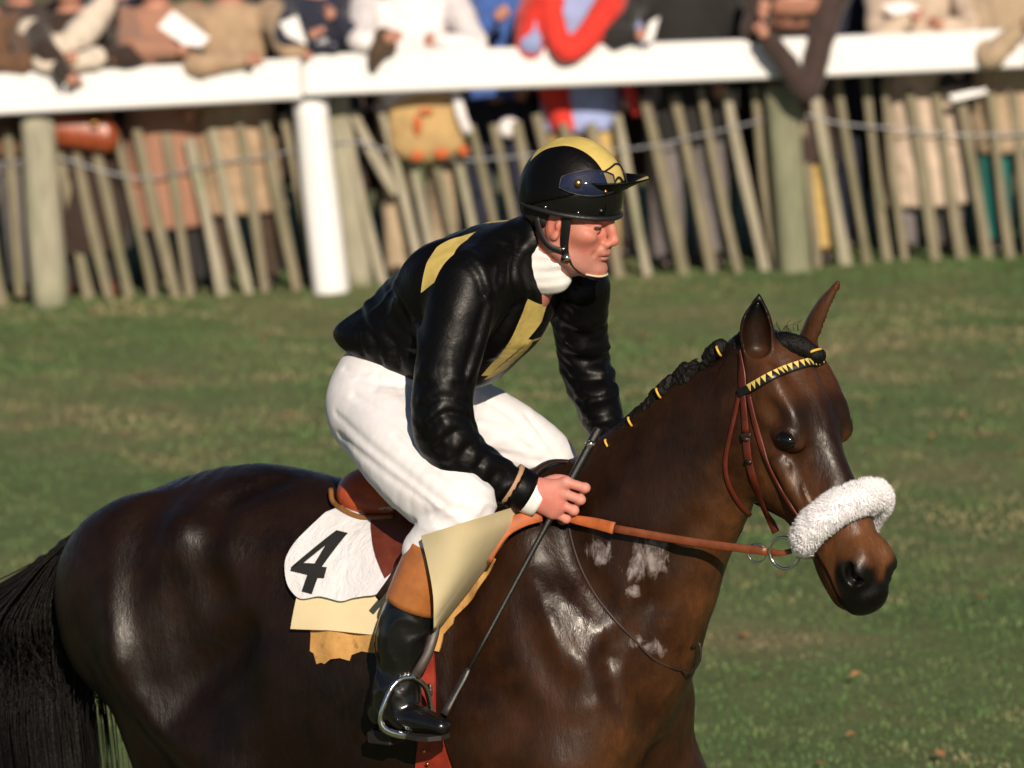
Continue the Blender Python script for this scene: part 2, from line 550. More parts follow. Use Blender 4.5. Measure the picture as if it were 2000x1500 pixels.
def blades(name, n, box, hgt, wid, colour, label, seed=1, lean=.8, clump=0.0):
    rg = np.random.default_rng(seed)
    x = rg.uniform(box[0], box[1], n); y = rg.uniform(box[2], box[3], n)
    p = np.stack([x, y, np.zeros(n)], 1)
    ed = np.minimum.reduce([p[:, 0] - box[0], box[1] - p[:, 0], p[:, 1] - box[2], box[3] - p[:, 1]])
    p = p[rg.uniform(0, 1, n) < np.clip(ed / 1.6 + .25 * fnoise(p, 2.5, 4), .0, 1)]; n = len(p)
    if clump:
        keep_ = rg.uniform(0, 1, n) < np.clip(.5 + clump * fnoise(p, 3.0, 7), .05, 1)
        p = p[keep_]; n = len(p)
    p[:, 2] = gz(p[:, 0], p[:, 1]) - .004
    a = rg.uniform(0, 2 * np.pi, n); h = hgt * rg.uniform(.45, 1.25, n) * (1 + .45 * fnoise(p, 2.2, 5)); h = np.maximum(h, .012)
    ln = lean * rg.uniform(.15, 1.1, n)
    d = np.stack([np.cos(a) * ln, np.sin(a) * ln, np.ones(n)], 1); d /= np.linalg.norm(d, axis=1)[:, None]
    s = np.stack([-np.sin(a), np.cos(a), np.zeros(n)], 1) * (wid * rg.uniform(.6, 1.3, n))[:, None]
    mid = p + d * (h * .55)[:, None]
    tip = mid + (d * np.array([1.5, 1.5, .6])) * (h * .5)[:, None]
    V = np.stack([p - s, p + s, mid + s * .8, mid - s * .8, tip], 1).reshape(-1, 3)
    b = np.arange(n)[:, None] * 5
    F4 = b + np.array([0, 1, 2, 3]); F3 = b + np.array([3, 2, 4])
    me = bpy.data.meshes.new(name)
    V = V.astype(np.float32)
    me.vertices.add(len(V)); me.vertices.foreach_set('co', V.ravel())
    li = np.concatenate([F4.ravel(), F3.ravel()]).astype(np.int32)
    ls = np.concatenate([np.arange(n) * 4, 4 * n + np.arange(n) * 3]).astype(np.int32)
    me.loops.add(len(li)); me.loops.foreach_set('vertex_index', li)
    me.polygons.add(len(ls)); me.polygons.foreach_set('loop_start', ls)
    me.update(calc_edges=True)
    C = colour(p, rg)
    ca = me.attributes.new('tint', 'FLOAT_COLOR', 'POINT')
    ca.data.foreach_set('color', np.repeat(np.hstack([C, np.ones((n, 1))]), 5, 0).astype(np.float32).ravel())
    t = NT(name + '_leaf')
    t.set(Base_Color=t.acol('tint'), Roughness=.6, Specular_IOR_Level=.25)
    o = link(name, me, t.m)
    tag(o, label, 'grass', kind='stuff')
    return o
def turf_colour(p, rg):
    n = len(p)
    g = np.array([.118, .180, .066]); g2 = np.array([.072, .138, .046]); s = np.array([.33, .275, .155]); br = np.array([.17, .120, .072])
    k = .8 * fnoise(p, 1.3, 3) + 1.0 * fnoise(p, 5.1, 8) + .8 * fnoise(p, 12, 2) + rg.normal(0, .14, n)
    C = g + (g2 - g) * np.clip(-k, 0, 1)[:, None]
    st = np.clip((k - .15) / .8, 0, 1) * .95
    C = C * (1 - st[:, None]) + s * st[:, None]
    b = np.clip((fnoise(p, 2.3, 17) + .7 * fnoise(p, 5.7, 4) - .75) * 2.0, 0, .85)
    C = C * (1 - b[:, None]) + br * b[:, None]
    return C * rg.uniform(1.0, 1.25, (n, 1))
blades('grass', 340000, (-5.6, 5.6, 1.2, 15.6), .021, .0036, turf_colour, 'short worn winter grass of the paddock, green with straw patches', 2)
def leaf_colour(p, rg):
    c = np.array([[.36, .13, .045], [.30, .16, .07], [.22, .08, .035], [.42, .22, .10]])
    return c[rg.integers(0, 4, len(p))]
def leaves():
    rg = np.random.default_rng(9)
    n = 150
    x = rg.uniform(-4.5, 4.5, n); y = rg.uniform(2.5, 13.2, n)
    z = gz(x, y) + rg.uniform(.02, .045, n)
    mb = MB()
    for i in range(n):
        a = rg.uniform(0, 6.28); L_ = rg.uniform(.018, .036); ti = rg.uniform(-.5, .5, 2)
        c = np.array([x[i], y[i], z[i]])
        f = N([math.cos(a), math.sin(a), ti[0]]); s = N(np.cross([ti[1], 0, 1], f))
        up = np.cross(f, s)
        mb.add([c - f * L_, c - s * L_ * .5 + up * .008, c + f * L_, c + s * L_ * .5 + up * .008, c - up * .002], [(0, 1, 4), (1, 2, 4), (2, 3, 4), (3, 0, 4)])
    o = mb.build('fallen_leaves', simple('dry_leaf', (.30, .15, .065), .8, .45, 6, .2), None, smooth=False)
    tag(o, 'dry orange leaves scattered over the grass', 'leaves', kind='stuff')
leaves()
# ================================================================== HORSE
YAW = math.radians(30)
HB = Frame(P(880, 1000, 0), YAW)                     # body frame, origin in the middle of the back
POLL = HB.px(1549, 676, 0.01)
HH = Frame(POLL, math.radians(49))                   # head frame: turned further to the viewer
HE = N(0.46 * HH.f - 0.89 * HH.k) * 0.937                   # down the face
HN = N(np.cross(HE, HH.r)); HN = HN if HN @ HH.f > 0 else -HN    # out of the forehead
def hd(a, d, w): return POLL + a * HE - d * HN + w * HH.r
def head_loc(p):
    q = np.asarray(p) - POLL
    return q @ HE / (HE @ HE), -(q @ HN), q @ HH.r

GZ = -HB.o[2]                                        # ground in body-frame height
def B(u, w, z): return HB(u, w, z)
def bp(x, y, w=0.0): return HB.px(x, y, w)

def horse_shape(F):
    r = HB.r
    # trunk: top and bottom of each section, half width
    st = [((235, 1055), (300, 1300), .10, 0), ((275, 985), (325, 1440), .175, 0), ((350, 938), (380, 1540), .245, -.02), ((470, 908), (470, 1590), .275, 0),
          ((600, 922), (580, 1630), .285, .05), ((730, 962), (700, 1660), .295, .06), ((850, 972), (830, 1680), .285, .08), ((960, 952), (960, 1690), .255, .14),
          ((1050, 930), (1085, 1660), .215, .2), ((1110, 960), (1160, 1610), .20, .1), ((1170, 1090), (1225, 1530), .17, 0)]
    F.loft([(bp(*t), bp(*b), h, tp) for t, b, h, tp in st], r, k=.03, n=4, cap=.55)
    # neck
    nk = [((1010, 960), (1290, 1440), .17, .25), ((1095, 920), (1335, 1335), .155, .22), ((1172, 855), (1364, 1245), .13, .2), ((1252, 790), (1394, 1150), .108, .18),
          ((1330, 730), (1422, 1075), .092, .15), ((1402, 693), (1452, 1015), .082, .1), ((1472, 678), (1487, 960), .078, 0), ((1530, 690), (1520, 930), .07, 0)]
    F.loft([(bp(*t), bp(*b), h, tp) for t, b, h, tp in nk], r, k=.05, n=9, cap=.4)
    for s in (1, -1):
        # haunch, stifle, gaskin
        F.ell(bp(352, 1150, 0) + r * s * .125, (.24, .15, .24), (HB.f, r, HB.k), k=.06)
        F.ell(bp(305, 1185, 0) + r * s * .115, (.155, .10, .20), (N(HB.f * .9 + HB.k * -.3), r, N(HB.k * .9 + HB.f * .3)), k=.05)
        F.ell(bp(470, 1060, 0) + r * s * .19, (.09, .06, .07), (HB.f, r, HB.k), k=.10)      # point of hip
        # shoulder blade and point of shoulder
        F.cone(bp(1075, 1060, 0) + r * s * .13, bp(1195, 1400, 0) + r * s * .165, .06, .10, k=.12, side=r, q=.7)
        F.ell(bp(1130, 1260, 0) + r * s * .19, (.15, .06, .19), (HB.f, r, HB.k), k=.06)
        F.ell(bp(1065, 1420, 0) + r * s * .20, (.15, .08, .13), (HB.f, r, HB.k), k=.05)      # triceps
        F.ell(bp(1200, 1440, 0) + r * s * .085, (.10, .10, .15), (HB.f, r, HB.k), k=.05)      # breast
        # fore leg
        x = .32 if s > 0 else .55
        el = B(.36, s * .17, -.50); kn = B(x + .06, s * .15, GZ + .50); fe = B(x + (.0 if s > 0 else .10), s * .15, GZ + .14)
        F.chain([el, (el + kn) / 2 + HB.f * .02, kn, kn * .5 + fe * .5, fe], [.105, .075, .05, .034, .042], k=.05)
        F.cone(fe, B(x + (.03 if s > 0 else .16), s * .15, GZ + .05), .036, .05, k=.02)
        F.cone(B(x + (.03 if s > 0 else .16), s * .15, GZ + .075), B(x + (.04 if s > 0 else .17), s * .15, GZ + .045), .05, .062, k=.01)
        # hind leg
        off = .09 if s > 0 else -.12
        sti = B(-.50 + off * .4, s * .18, -.55); hock = B(-.74 + off, s * .14, GZ + .56); fh = B(-.66 + off * 1.3, s * .13, GZ + .15)
        F.chain([B(-.62, s * .15, -.30), sti, sti * .45 + hock * .55, hock, hock * .5 + fh * .5, fh], [.20, .135, .075, .055, .04, .045], k=.06)
        F.cone(B(-.80 + off * .8, s * .14, -.38), hock - HB.f * .035, .10, .022, k=.05)
        F.cone(fh, B(-.61 + off * 1.3, s * .13, GZ + .06), .038, .05, k=.02)
        F.cone(B(-.61 + off * 1.3, s * .13, GZ + .075), B(-.60 + off * 1.3, s * .13, GZ + .045), .05, .062, k=.01)
    for s in (1, -1):
        F.ell(bp(505, 1190, 0) + r * s * .345, (.13, .10, .24), (N(HB.f + HB.k * .15), r, N(HB.k - HB.f * .15)), k=.10, op='s')       # flank hollow
    # jugular groove and shoulder crease
    for s in (1, -1):
        g = [bp(1262, 1250, 0) + r * s * .185, bp(1305, 1180, 0) + r * s * .15, bp(1350, 1090, 0) + r * s * .108, bp(1395, 1010, 0) + r * s * .09]
        F.chain(g, [.004, .014, .012, .006], k=.05, op='s')
        g = [bp(1130, 990, 0) + r * s * .19, bp(1190, 1090, 0) + r * s * .215, bp(1235, 1200, 0) + r * s * .225]
        F.chain(g, [.012, .022, .012], k=.05, op='s')
    # ---------------- head
    L = lambda a, t, b, h, tp=0.0: (hd(a, t, 0), hd(a, b, 0), h, tp)
    F.loft([L(-.05, .05, .17, .06), L(.0, .005, .20, .075, 0), L(.06, -.012, .232, .088, .12), L(.13, -.020, .262, .098, .22), L(.20, -.018, .262, .094, .26), L(.27, -.012, .235, .075, .2),
            L(.34, -.012, .19, .066, .1), L(.41, -.013, .168, .061, .02), L(.47, -.012, .152, .059, -.02), L(.525, -.006, .143, .058, -.04), L(.565, .012, .134, .053, -.02), L(.592, .034, .115, .042)], HH.r, k=.035, n=4, cap=.6)
    A = (HE, HN, HH.r)
    for s in (1, -1):
        F.ell(hd(.135, .165, s * .052), (.115, .095, .026), A, k=.03)                          # cheek
        F.ell(hd(.150, .020, s * .073), (.050, .028, .020), A, k=.05)                          # brow
        F.ell(hd(.07, .05, s * .075), (.06, .05, .02), A, k=.03)                              # temple
        F.ell(hd(.135, .03, s * .098), (.022, .016, .012), A, k=.03, op='s')                   # hollow above the eye
        F.chain([hd(.235, .082, s * .083), hd(.30, .085, s * .072), hd(.375, .08, s * .058)], [.012, .010, .005], k=.03)   # facial crest
        # eye: socket ring and slit
        E = hd(.198, .034, s * .077)
        out = N(HH.r * s + HN * .35 + HE * .08)
        t1 = N(HE * .72 + HN * .55); t1 = N(t1 - out * (t1 @ out)); t2 = N(np.cross(out, t1)); t2 = t2 if t2[2] > 0 else -t2
        F.ell(E, (.036, .023, .0115), (t1, t2, out), k=.016)
        F.chain([E - t1 * .026 + out * .013 + t2 * .002, E - t1 * .010 + t2 * .0175 + out * .019, E + t1 * .012 + t2 * .0165 + out * .018, E + t1 * .027 + out * .011 - t2 * .003], [.0025, .0042, .004, .0025], k=.006)
        F.chain([E - t1 * .024 + out * .012, E - t2 * .0165 + out * .015, E + t1 * .026 + out * .010 - t2 * .004], [.002, .0028, .002], k=.006)
        F.chain([hd(.25, .062, s * .076), hd(.30, .098, s * .076), hd(.345, .105, s * .068), hd(.39, .118, s * .062)], [.002, .0034, .0034, .002], k=.007)
        F.chain([hd(.29, .055, s * .070), hd(.34, .06, s * .066), hd(.40, .05, s * .060)], [.0018, .003, .0018], k=.007)
        # nostril
        c = hd(.522, .026, s * .046)
        F.ell(c, (.036, .030, .024), A, k=.02)
        F.ell(c + HH.r * s * .017 + HE * .008, (.026, .013, .026), (N(HE - HN * .55), N(HN + HE * .55), N(HH.r * s + HE * .25)), k=.008, op='s')
        F.ell(c + HH.r * s * .012 + HE * .026 + HN * .006, (.012, .010, .02), A, k=.008, op='s')
        F.ell(hd(.50, .004, s * .03), (.03, .018, .014), A, k=.02)
        # lips
        F.chain([hd(.455, .108, s * .057), hd(.50, .102, s * .055), hd(.545, .098, s * .053), hd(.585, .085, s * .042)], [.0035, .006, .006, .005], k=.006, op='s')
        F.ell(hd(.553, .082, s * .034), (.03, .018, .016), A, k=.015)
    F.ell(hd(.585, .062, 0), (.02, .04, .038), A, k=.02)
    F.ell(hd(.545, .125, 0), (.038, .022, .032), A, k=.02)
    F.ell(hd(.49, .14, 0), (.05, .02, .028), A, k=.02)
    F.chain([hd(.1, .245, 0), hd(.2, .262, 0), hd(.30, .24, 0)], [.02, .024, .015], k=.03, op='s')       # between the jaws
    # ears
    near = (HH.px(1482, 690, .058), HH.px(1478, 640, .062), HH.px(1483, 576, .060))
    far = (HH.px(1580, 676, -.050), HH.px(1604, 618, -.062), HH.px(1638, 550, -.066))
    for (b, m, t), op in ((near, N(HH.r * .75 + HH.f * .65)), (far, N(HH.r * -.55 + HH.f * .8 + HH.r * 0))):
        ax = N(t - b)
        o_ = N(op - ax * (op @ ax)); sd = np.cross(ax, o_)
        hgt = np.linalg.norm(t - b)
        prof = [(-.12, .028, .024), (.12, .035, .027), (.38, .037, .026), (.62, .030, .021), (.84, .016, .012), (1.0, .004, .004)]
        stn = []
        for q, wd, dp in prof:
            c = b + (t - b) * q + (m - (b + (t - b) * np.clip(np.linalg.norm(m - b) / hgt, 0, 1))) * math.sin(math.pi * np.clip(q, 0, 1))
            stn.append((c + o_ * dp, c - o_ * dp, wd, 0.0))
        F.loft(stn, sd, k=.02, n=3, cap=.8)
        hol = []
        for q, wd, dp in prof[1:-1]:
            c = b + (t - b) * q + (m - (b + (t - b) * np.clip(np.linalg.norm(m - b) / hgt, 0, 1))) * math.sin(math.pi * q)
            hol.append((c + o_ * (dp * 1.5), c - o_ * (dp * .55), max(wd - .008, .002), 0.0))
        F.loft(hol, sd, k=.006, n=3, cap=.8, op='s')

def folds_(p, d, freq, amp):
    t = p @ N(d) + .03 * fnoise(p, 9, 1.0)
    return amp * (1 - np.abs(np.sin(t * freq + 2.0 * fnoise(p, 5, 3.0)))) ** 1.5 * (.5 + .5 * fnoise(p, 8, 2))

def horse_mesh():
    CUT_P, CUT_N = hd(.0, .12, 0) - HH.f * .035, N(HH.f * .93 - HH.k * .25)   # behind the cheek: fine skin on the head side
    Fb = Field(np.array([-1.25, -.75, -.02]), np.array([1.0, .95, 1.95]), .0082)
    horse_shape(Fb)
    sh_c = bp(1150, 1300, .22)
    def muscle(p):
        m = np.clip(1 - np.linalg.norm((p - sh_c) * np.array([1.3, 1, .75]), axis=1) / .2, 0, 1)
        return folds_(p, N(HB.f * .9 + HB.k * .25), 70, .0055) * m + .0016 * fnoise(p, 22, 3.0) + .0010 * fnoise(p, 47, 1.0)
    Fb.warp(muscle)
    Vb, Qb = Fb.skin(1)
    # muscle edges and skin folds
    bv = BVHTree.FromPolygons(Vb.tolist(), Qb.tolist())
    for ln, r_, dp in ((((300, 985), (264, 1090), (252, 1210), (285, 1330)), .034, .009), (((418, 1000), (398, 1075), (425, 1160)), .030, .008), (((480, 1240), (400, 1320), (330, 1390)), .034, .009), (((1095, 1010), (1122, 1100), (1175, 1190)), .026, .008),
                       (((1020, 1170), (1052, 1275), (1105, 1350)), .026, .007), (((1085, 1180), (1106, 1260), (1118, 1335)), .010, .004), (((1115, 1195), (1140, 1285), (1150, 1362)), .011, .005),
                       (((1152, 1225), (1168, 1300), (1176, 1350)), .010, .004), (((1190, 1290), (1196, 1350), (1215, 1410)), .012, .004), (((1060, 1100), (1078, 1180)), .010, .003), (((1275, 1180), (1255, 1290), (1262, 1400)), .020, .006), (((540, 940), (470, 965), (420, 1000)), .024, .004)):
        a = []
        for q in catmull(ln, 5):
            h = bv.ray_cast(Vector(CAM), Vector(ray(*q)))
            if h[0] is not None:
                p_, n_ = np.array(h[0]), np.array(h[1]); a.append((p_, n_ if n_ @ (CAM - p_) > 0 else -n_))
        if len(a) < 3: continue
        tp = [max(.3, math.sin(math.pi * (i + .4) / len(a))) for i in range(len(a))]
        Fb.chain([p_ + n_ * (r_ - dp * t_) for (p_, n_), t_ in zip(a, tp)], [r_] * len(a), k=max(.02, r_ * 1.6), n=1, op='s')
    Vb, Qb = Fb.skin(3)
    ext = np.array([hd(-.1, -.05, 0), hd(.66, .25, .1), hd(.1, .3, .1), hd(.1, .3, -.1), hd(.64, -.04, .11), hd(.64, -.04, -.11), HH.px(1638, 540, -.066), HH.px(1480, 570, .06), hd(.06, .37, .13), hd(.06, .37, -.12)])
    lo = ext.min(0) - .03; hi = ext.max(0) + .03
    Fh = Field(lo, hi, .0042)
    horse_shape(Fh)
    Fh.warp(lambda p: .0006 * fnoise(p, 70, 5.0))
    Vh, Qh = Fh.skin(1)
    sb = np.minimum((Vb - CUT_P) @ CUT_N, .33 - head_loc(Vb)[1]); sh = np.minimum((Vh - CUT_P) @ CUT_N, .33 - head_loc(Vh)[1])
    Qb = Qb[(sb[Qb] < .008).all(1)]
    Qh = Qh[(sh[Qh] > -.006).all(1)]
    Q = np.vstack([Qb, Qh + len(Vb)]); V = np.vstack([Vb, Vh])
    used = np.unique(Q); rem = np.full(len(V), -1); rem[used] = np.arange(len(used))
    return V[used], rem[Q]

def coat_material():
    t = NT('bay_coat')
    col = t.acol('coat')
    n1 = t.noise(5.0, 4); n2 = t.noise(16, 5); n3 = t.noise(260, 3, vec=t.map((1, 1, .35)))
    c = t.mix(t.range(n1, .35, .65, 0, 1), col, t.mix(1.0, col, (.38, .34, .32), 'MULTIPLY'))
    c = t.mix(t.range(n2, .45, .75, 0, .5), c, t.mix(1.0, col, (1.5, 1.35, 1.2), 'MULTIPLY'))
    c = t.mix(t.range(n3, .3, .7, 0, .35), c, t.mix(1.0, c, (.5, .48, .45), 'MULTIPLY'))
    n4 = t.noise(85, 4, .6, vec=t.map((1, 1, .28), (0, .35, 0)))
    c = t.mix(t.range(n4, .35, .7, 0, .55), c, t.mix(1.0, c, (.45, .42, .4), 'MULTIPLY'))
    wet_glint = t.attr('wet_glint')
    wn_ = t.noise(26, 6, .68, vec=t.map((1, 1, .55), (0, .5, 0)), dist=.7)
    w = t.range(t.math('ADD', wet_glint, t.math('MULTIPLY', t.math('SUBTRACT', wn_, .5), 2.6)), .45, .95, 0, 1)
    w = t.math('MULTIPLY', w, t.range(wet_glint, .02, .2, 0, 1))
    c = t.mix(t.math('MULTIPLY', w, t.range(t.noise(46, 4, .65, vec=t.map((1, 1, .45)), dist=1.2), .38, .58, .25, 1)), c, (.28, .24, .24))  # wet sweat patches; their pale tone is the sun glint put into the colour
    damp = t.math('MULTIPLY', t.attr('damp'), t.range(t.noise(34, 5, .65, vec=t.map((1, 1, .35))), .42, .6, 0, 1))
    rough0 = t.math('SUBTRACT', t.range(n4, .3, .7, .32, .52), t.math('MULTIPLY', damp, .17))
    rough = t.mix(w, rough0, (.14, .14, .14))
    t.set(Base_Color=c, Roughness=rough, Specular_IOR_Level=.28, Sheen_Weight=.0)
    t.b.inputs['Coat Weight'].default_value = .03
    t.b.inputs['Coat Roughness'].default_value = .28
    hb = t.math('ADD', t.math('ADD', t.math('MULTIPLY', n4, .5), t.math('MULTIPLY', n3, .3)), t.math('MULTIPLY', t.noise(34, 4, vec=t.map((1, 1, .4))), 1.0))
    t.bump(hb, .3, .006)
    return t.m

BLACK_HAIR = (.006, .005, .005)
def build_horse():
    root = thing('horse', B(0, 0, GZ), 'dark bay racehorse with plaited mane carrying the rider', 'horse')
    V, Q = horse_mesh()
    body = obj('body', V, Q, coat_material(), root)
    n = len(V)
    a, d, w = head_loc(V); aw = np.abs(w)
    ub, wb, zb = HB.loc(V).T
    bay = np.array([.049, .0185, .0072]); dark = np.array([.0080, .0040, .0025]); tan = np.array([.20, .083, .030]); blk = np.array([.005, .0045, .0045])
    ss = lambda x, e0, e1: np.clip((x - e0) / (e1 - e0), 0, 1) ** 2 * (3 - 2 * np.clip((x - e0) / (e1 - e0), 0, 1))
    C = np.tile(bay, (n, 1))
    def mixc(m, c):
        C[:] = C * (1 - m[:, None]) + np.asarray(c) * m[:, None]
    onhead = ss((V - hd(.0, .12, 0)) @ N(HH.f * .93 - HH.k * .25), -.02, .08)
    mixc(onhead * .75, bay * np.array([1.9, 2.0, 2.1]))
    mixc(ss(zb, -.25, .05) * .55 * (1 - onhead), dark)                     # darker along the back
    mixc(ss(-zb, .05, .38) * .85 * ss(-ub, -.30, -.05), dark * .7)  # shade on the rear flank and belly, put into the coat colour
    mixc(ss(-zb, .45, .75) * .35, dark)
    mixc(ss(-ub, -.18, .30) * .68, dark)  # shaded hindquarters, likewise painted darker in the coat
    mixc(ss(-zb, .75, .95), blk)                                          # black legs
    f = ss(a, .36, .45) * onhead
    mixc(f * .9 * (1 - .3 * ss(aw, .0, .02)), tan)                          # tan muzzle
    mixc(onhead * ss(d, .05, -.01) * ss(a, .10, .16) * ss(a, .42, .36) * .75, dark)    # dark face front
    mixc(onhead * .55 * ss(a, .19, .26) * ss(a, .42, .34) * ss(aw, .04, .055), tan * .8)
    for s in (1, -1):
        q = np.linalg.norm(V - hd(.545, .035, s * .05), axis=1)
        mixc(ss(q, .058, .040), blk * 2.2)
        q = np.linalg.norm(V - hd(.53, .03, s * .047), axis=1)
        mixc(ss(q, .026, .018), blk * .5)
        q = np.linalg.norm(V - hd(.198, .036, s * .090), axis=1)
        mixc(ss(q, .036, .026) * .4, blk)
    mixc(ss(a, .545, .575) * onhead * ss(d, .12, .09), blk)
    q = np.abs(d - (.103 - (a - .5) * .13)) + np.where((a > .44), 0, 1)
    mixc(ss(q, .009, .004) * onhead * .9, blk)
    ear = ss(a, .0, -.05) * ss(np.abs(d - .06), .12, .09)
    mixc(ear * .75, dark * 1.3)
    mixc(ss(a, -.075, -.10) * ear, blk)
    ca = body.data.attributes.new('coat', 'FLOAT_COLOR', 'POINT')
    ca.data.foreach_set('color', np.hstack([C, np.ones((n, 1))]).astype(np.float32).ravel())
    bvh = bvh_of(body)
    def surf(px, py):
        """first point of the coat along a sight line, and its normal"""
        d_ = ray(px, py)
        h = bvh.ray_cast(Vector(CAM), Vector(d_))
        return (np.array(h[0]), np.array(h[1])) if h[0] is not None else (None, None)
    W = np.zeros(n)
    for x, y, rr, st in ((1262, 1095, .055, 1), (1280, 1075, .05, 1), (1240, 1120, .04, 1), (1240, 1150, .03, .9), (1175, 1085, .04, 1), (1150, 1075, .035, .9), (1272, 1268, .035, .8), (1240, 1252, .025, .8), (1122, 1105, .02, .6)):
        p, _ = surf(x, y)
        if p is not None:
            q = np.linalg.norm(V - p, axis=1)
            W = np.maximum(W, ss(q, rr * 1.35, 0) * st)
    D = np.zeros(n)
    for x, y, rr in ((1150, 1230, .10), (1180, 1320, .11), (1205, 1400, .10), (1120, 1170, .09), (1230, 1060, .10), (1290, 1150, .08)):
        p, _ = surf(x, y)
        if p is not None: D = np.maximum(D, ss(np.linalg.norm(V - p, axis=1), rr * 1.2, 0))
    da = body.data.attributes.new('damp', 'FLOAT', 'POINT')
    da.data.foreach_set('value', D.astype(np.float32))
    wa = body.data.attributes.new('wet_glint', 'FLOAT', 'POINT')
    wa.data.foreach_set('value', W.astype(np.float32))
    # eyes
    et = NT('horse_eye'); et.set(Base_Color=(.003, .0025, .0025), Roughness=.06, Specular_IOR_Level=.6)
    for s in (1, -1):
        E = hd(.198, .034, s * .077); out = N(HH.r * s + HN * .35 + HE * .08)
        t1 = N(HE * .72 + HN * .55); t1 = N(t1 - out * (t1 @ out))
        MB().ball(E + out * .0055, (.0265, .0190, .0205), 28, 18, (t1, np.cross(out, t1), out)).build('eye', et.m, root)
    return root, body, bvh, surf

HORSE, HBODY, HBVH, hsurf = build_horse()
# ================================================================== RIDER
J = lambda x, y, w=0.0: HB.px(x, y, w)
JC = P(1108, 431, HB.px(1105, 440, 0)[1])                      # middle of the head between the ears
JH = Frame(JC, math.radians(24))
_pt = math.radians(11)                                          # the head looks a little down
JF = N(JH.f * math.cos(_pt) - JH.k * math.sin(_pt)); JU = N(JH.k * math.cos(_pt) + JH.f * math.sin(_pt)); JR = JH.r
def jh(a, w, z): return JC + a * JF + w * JR + z * JU
def jloc(p):
    q = np.asarray(p) - JC
    return q @ JF, q @ JR, q @ JU

# joints, as the photograph shows them, each at its own side distance
SH_N, EL_N, WR_N = J(915, 560, .17), J(868, 838, .27), J(1034, 967, .172)
SH_F, EL_F, WR_F = J(1128, 565, -.17), J(1143, 715, -.22), J(1198, 880, -.12)
HIP_N, KN_N, AN_N = J(742, 800, .10), J(905, 985, .285), J(772, 1345, .345)
HIP_F, KN_F, AN_F = J(850, 805, -.10), J(1075, 920, -.25), J(985, 1250, -.34)
TOE_N, HEEL_N = J(862, 1432, .375), J(738, 1418, .34)
TORSO = [((722, 655), (962, 732), .140), ((752, 572), (996, 704), .155), ((818, 508), (1034, 668), .172), ((905, 455), (1052, 612), .182), ((975, 438), (1066, 566), .155), ((1020, 436), (1068, 535), .085)]

def folds(p, d, freq, amp, seed=0.0, warp=.35):
    """soft ridges running across direction d"""
    t = p @ N(d) + warp * .1 * fnoise(p, 9, seed) + .04 * fnoise(p, 21, seed + 4)
    s_ = np.sin(t * freq + 2.2 * fnoise(p, 6, seed + 9))
    return amp * (1 - np.abs(s_)) ** 1.3 * (0.55 + 0.45 * fnoise(p, 11, seed + 2))

def seg_mask(p, a, b, r0, r1):
    ab = b - a
    t = np.clip(((p - a) @ ab) / (ab @ ab), 0, 1)
    q = np.linalg.norm(p - (a + t[:, None] * ab), axis=1)
    return np.clip((r1 - q) / (r1 - r0), 0, 1)

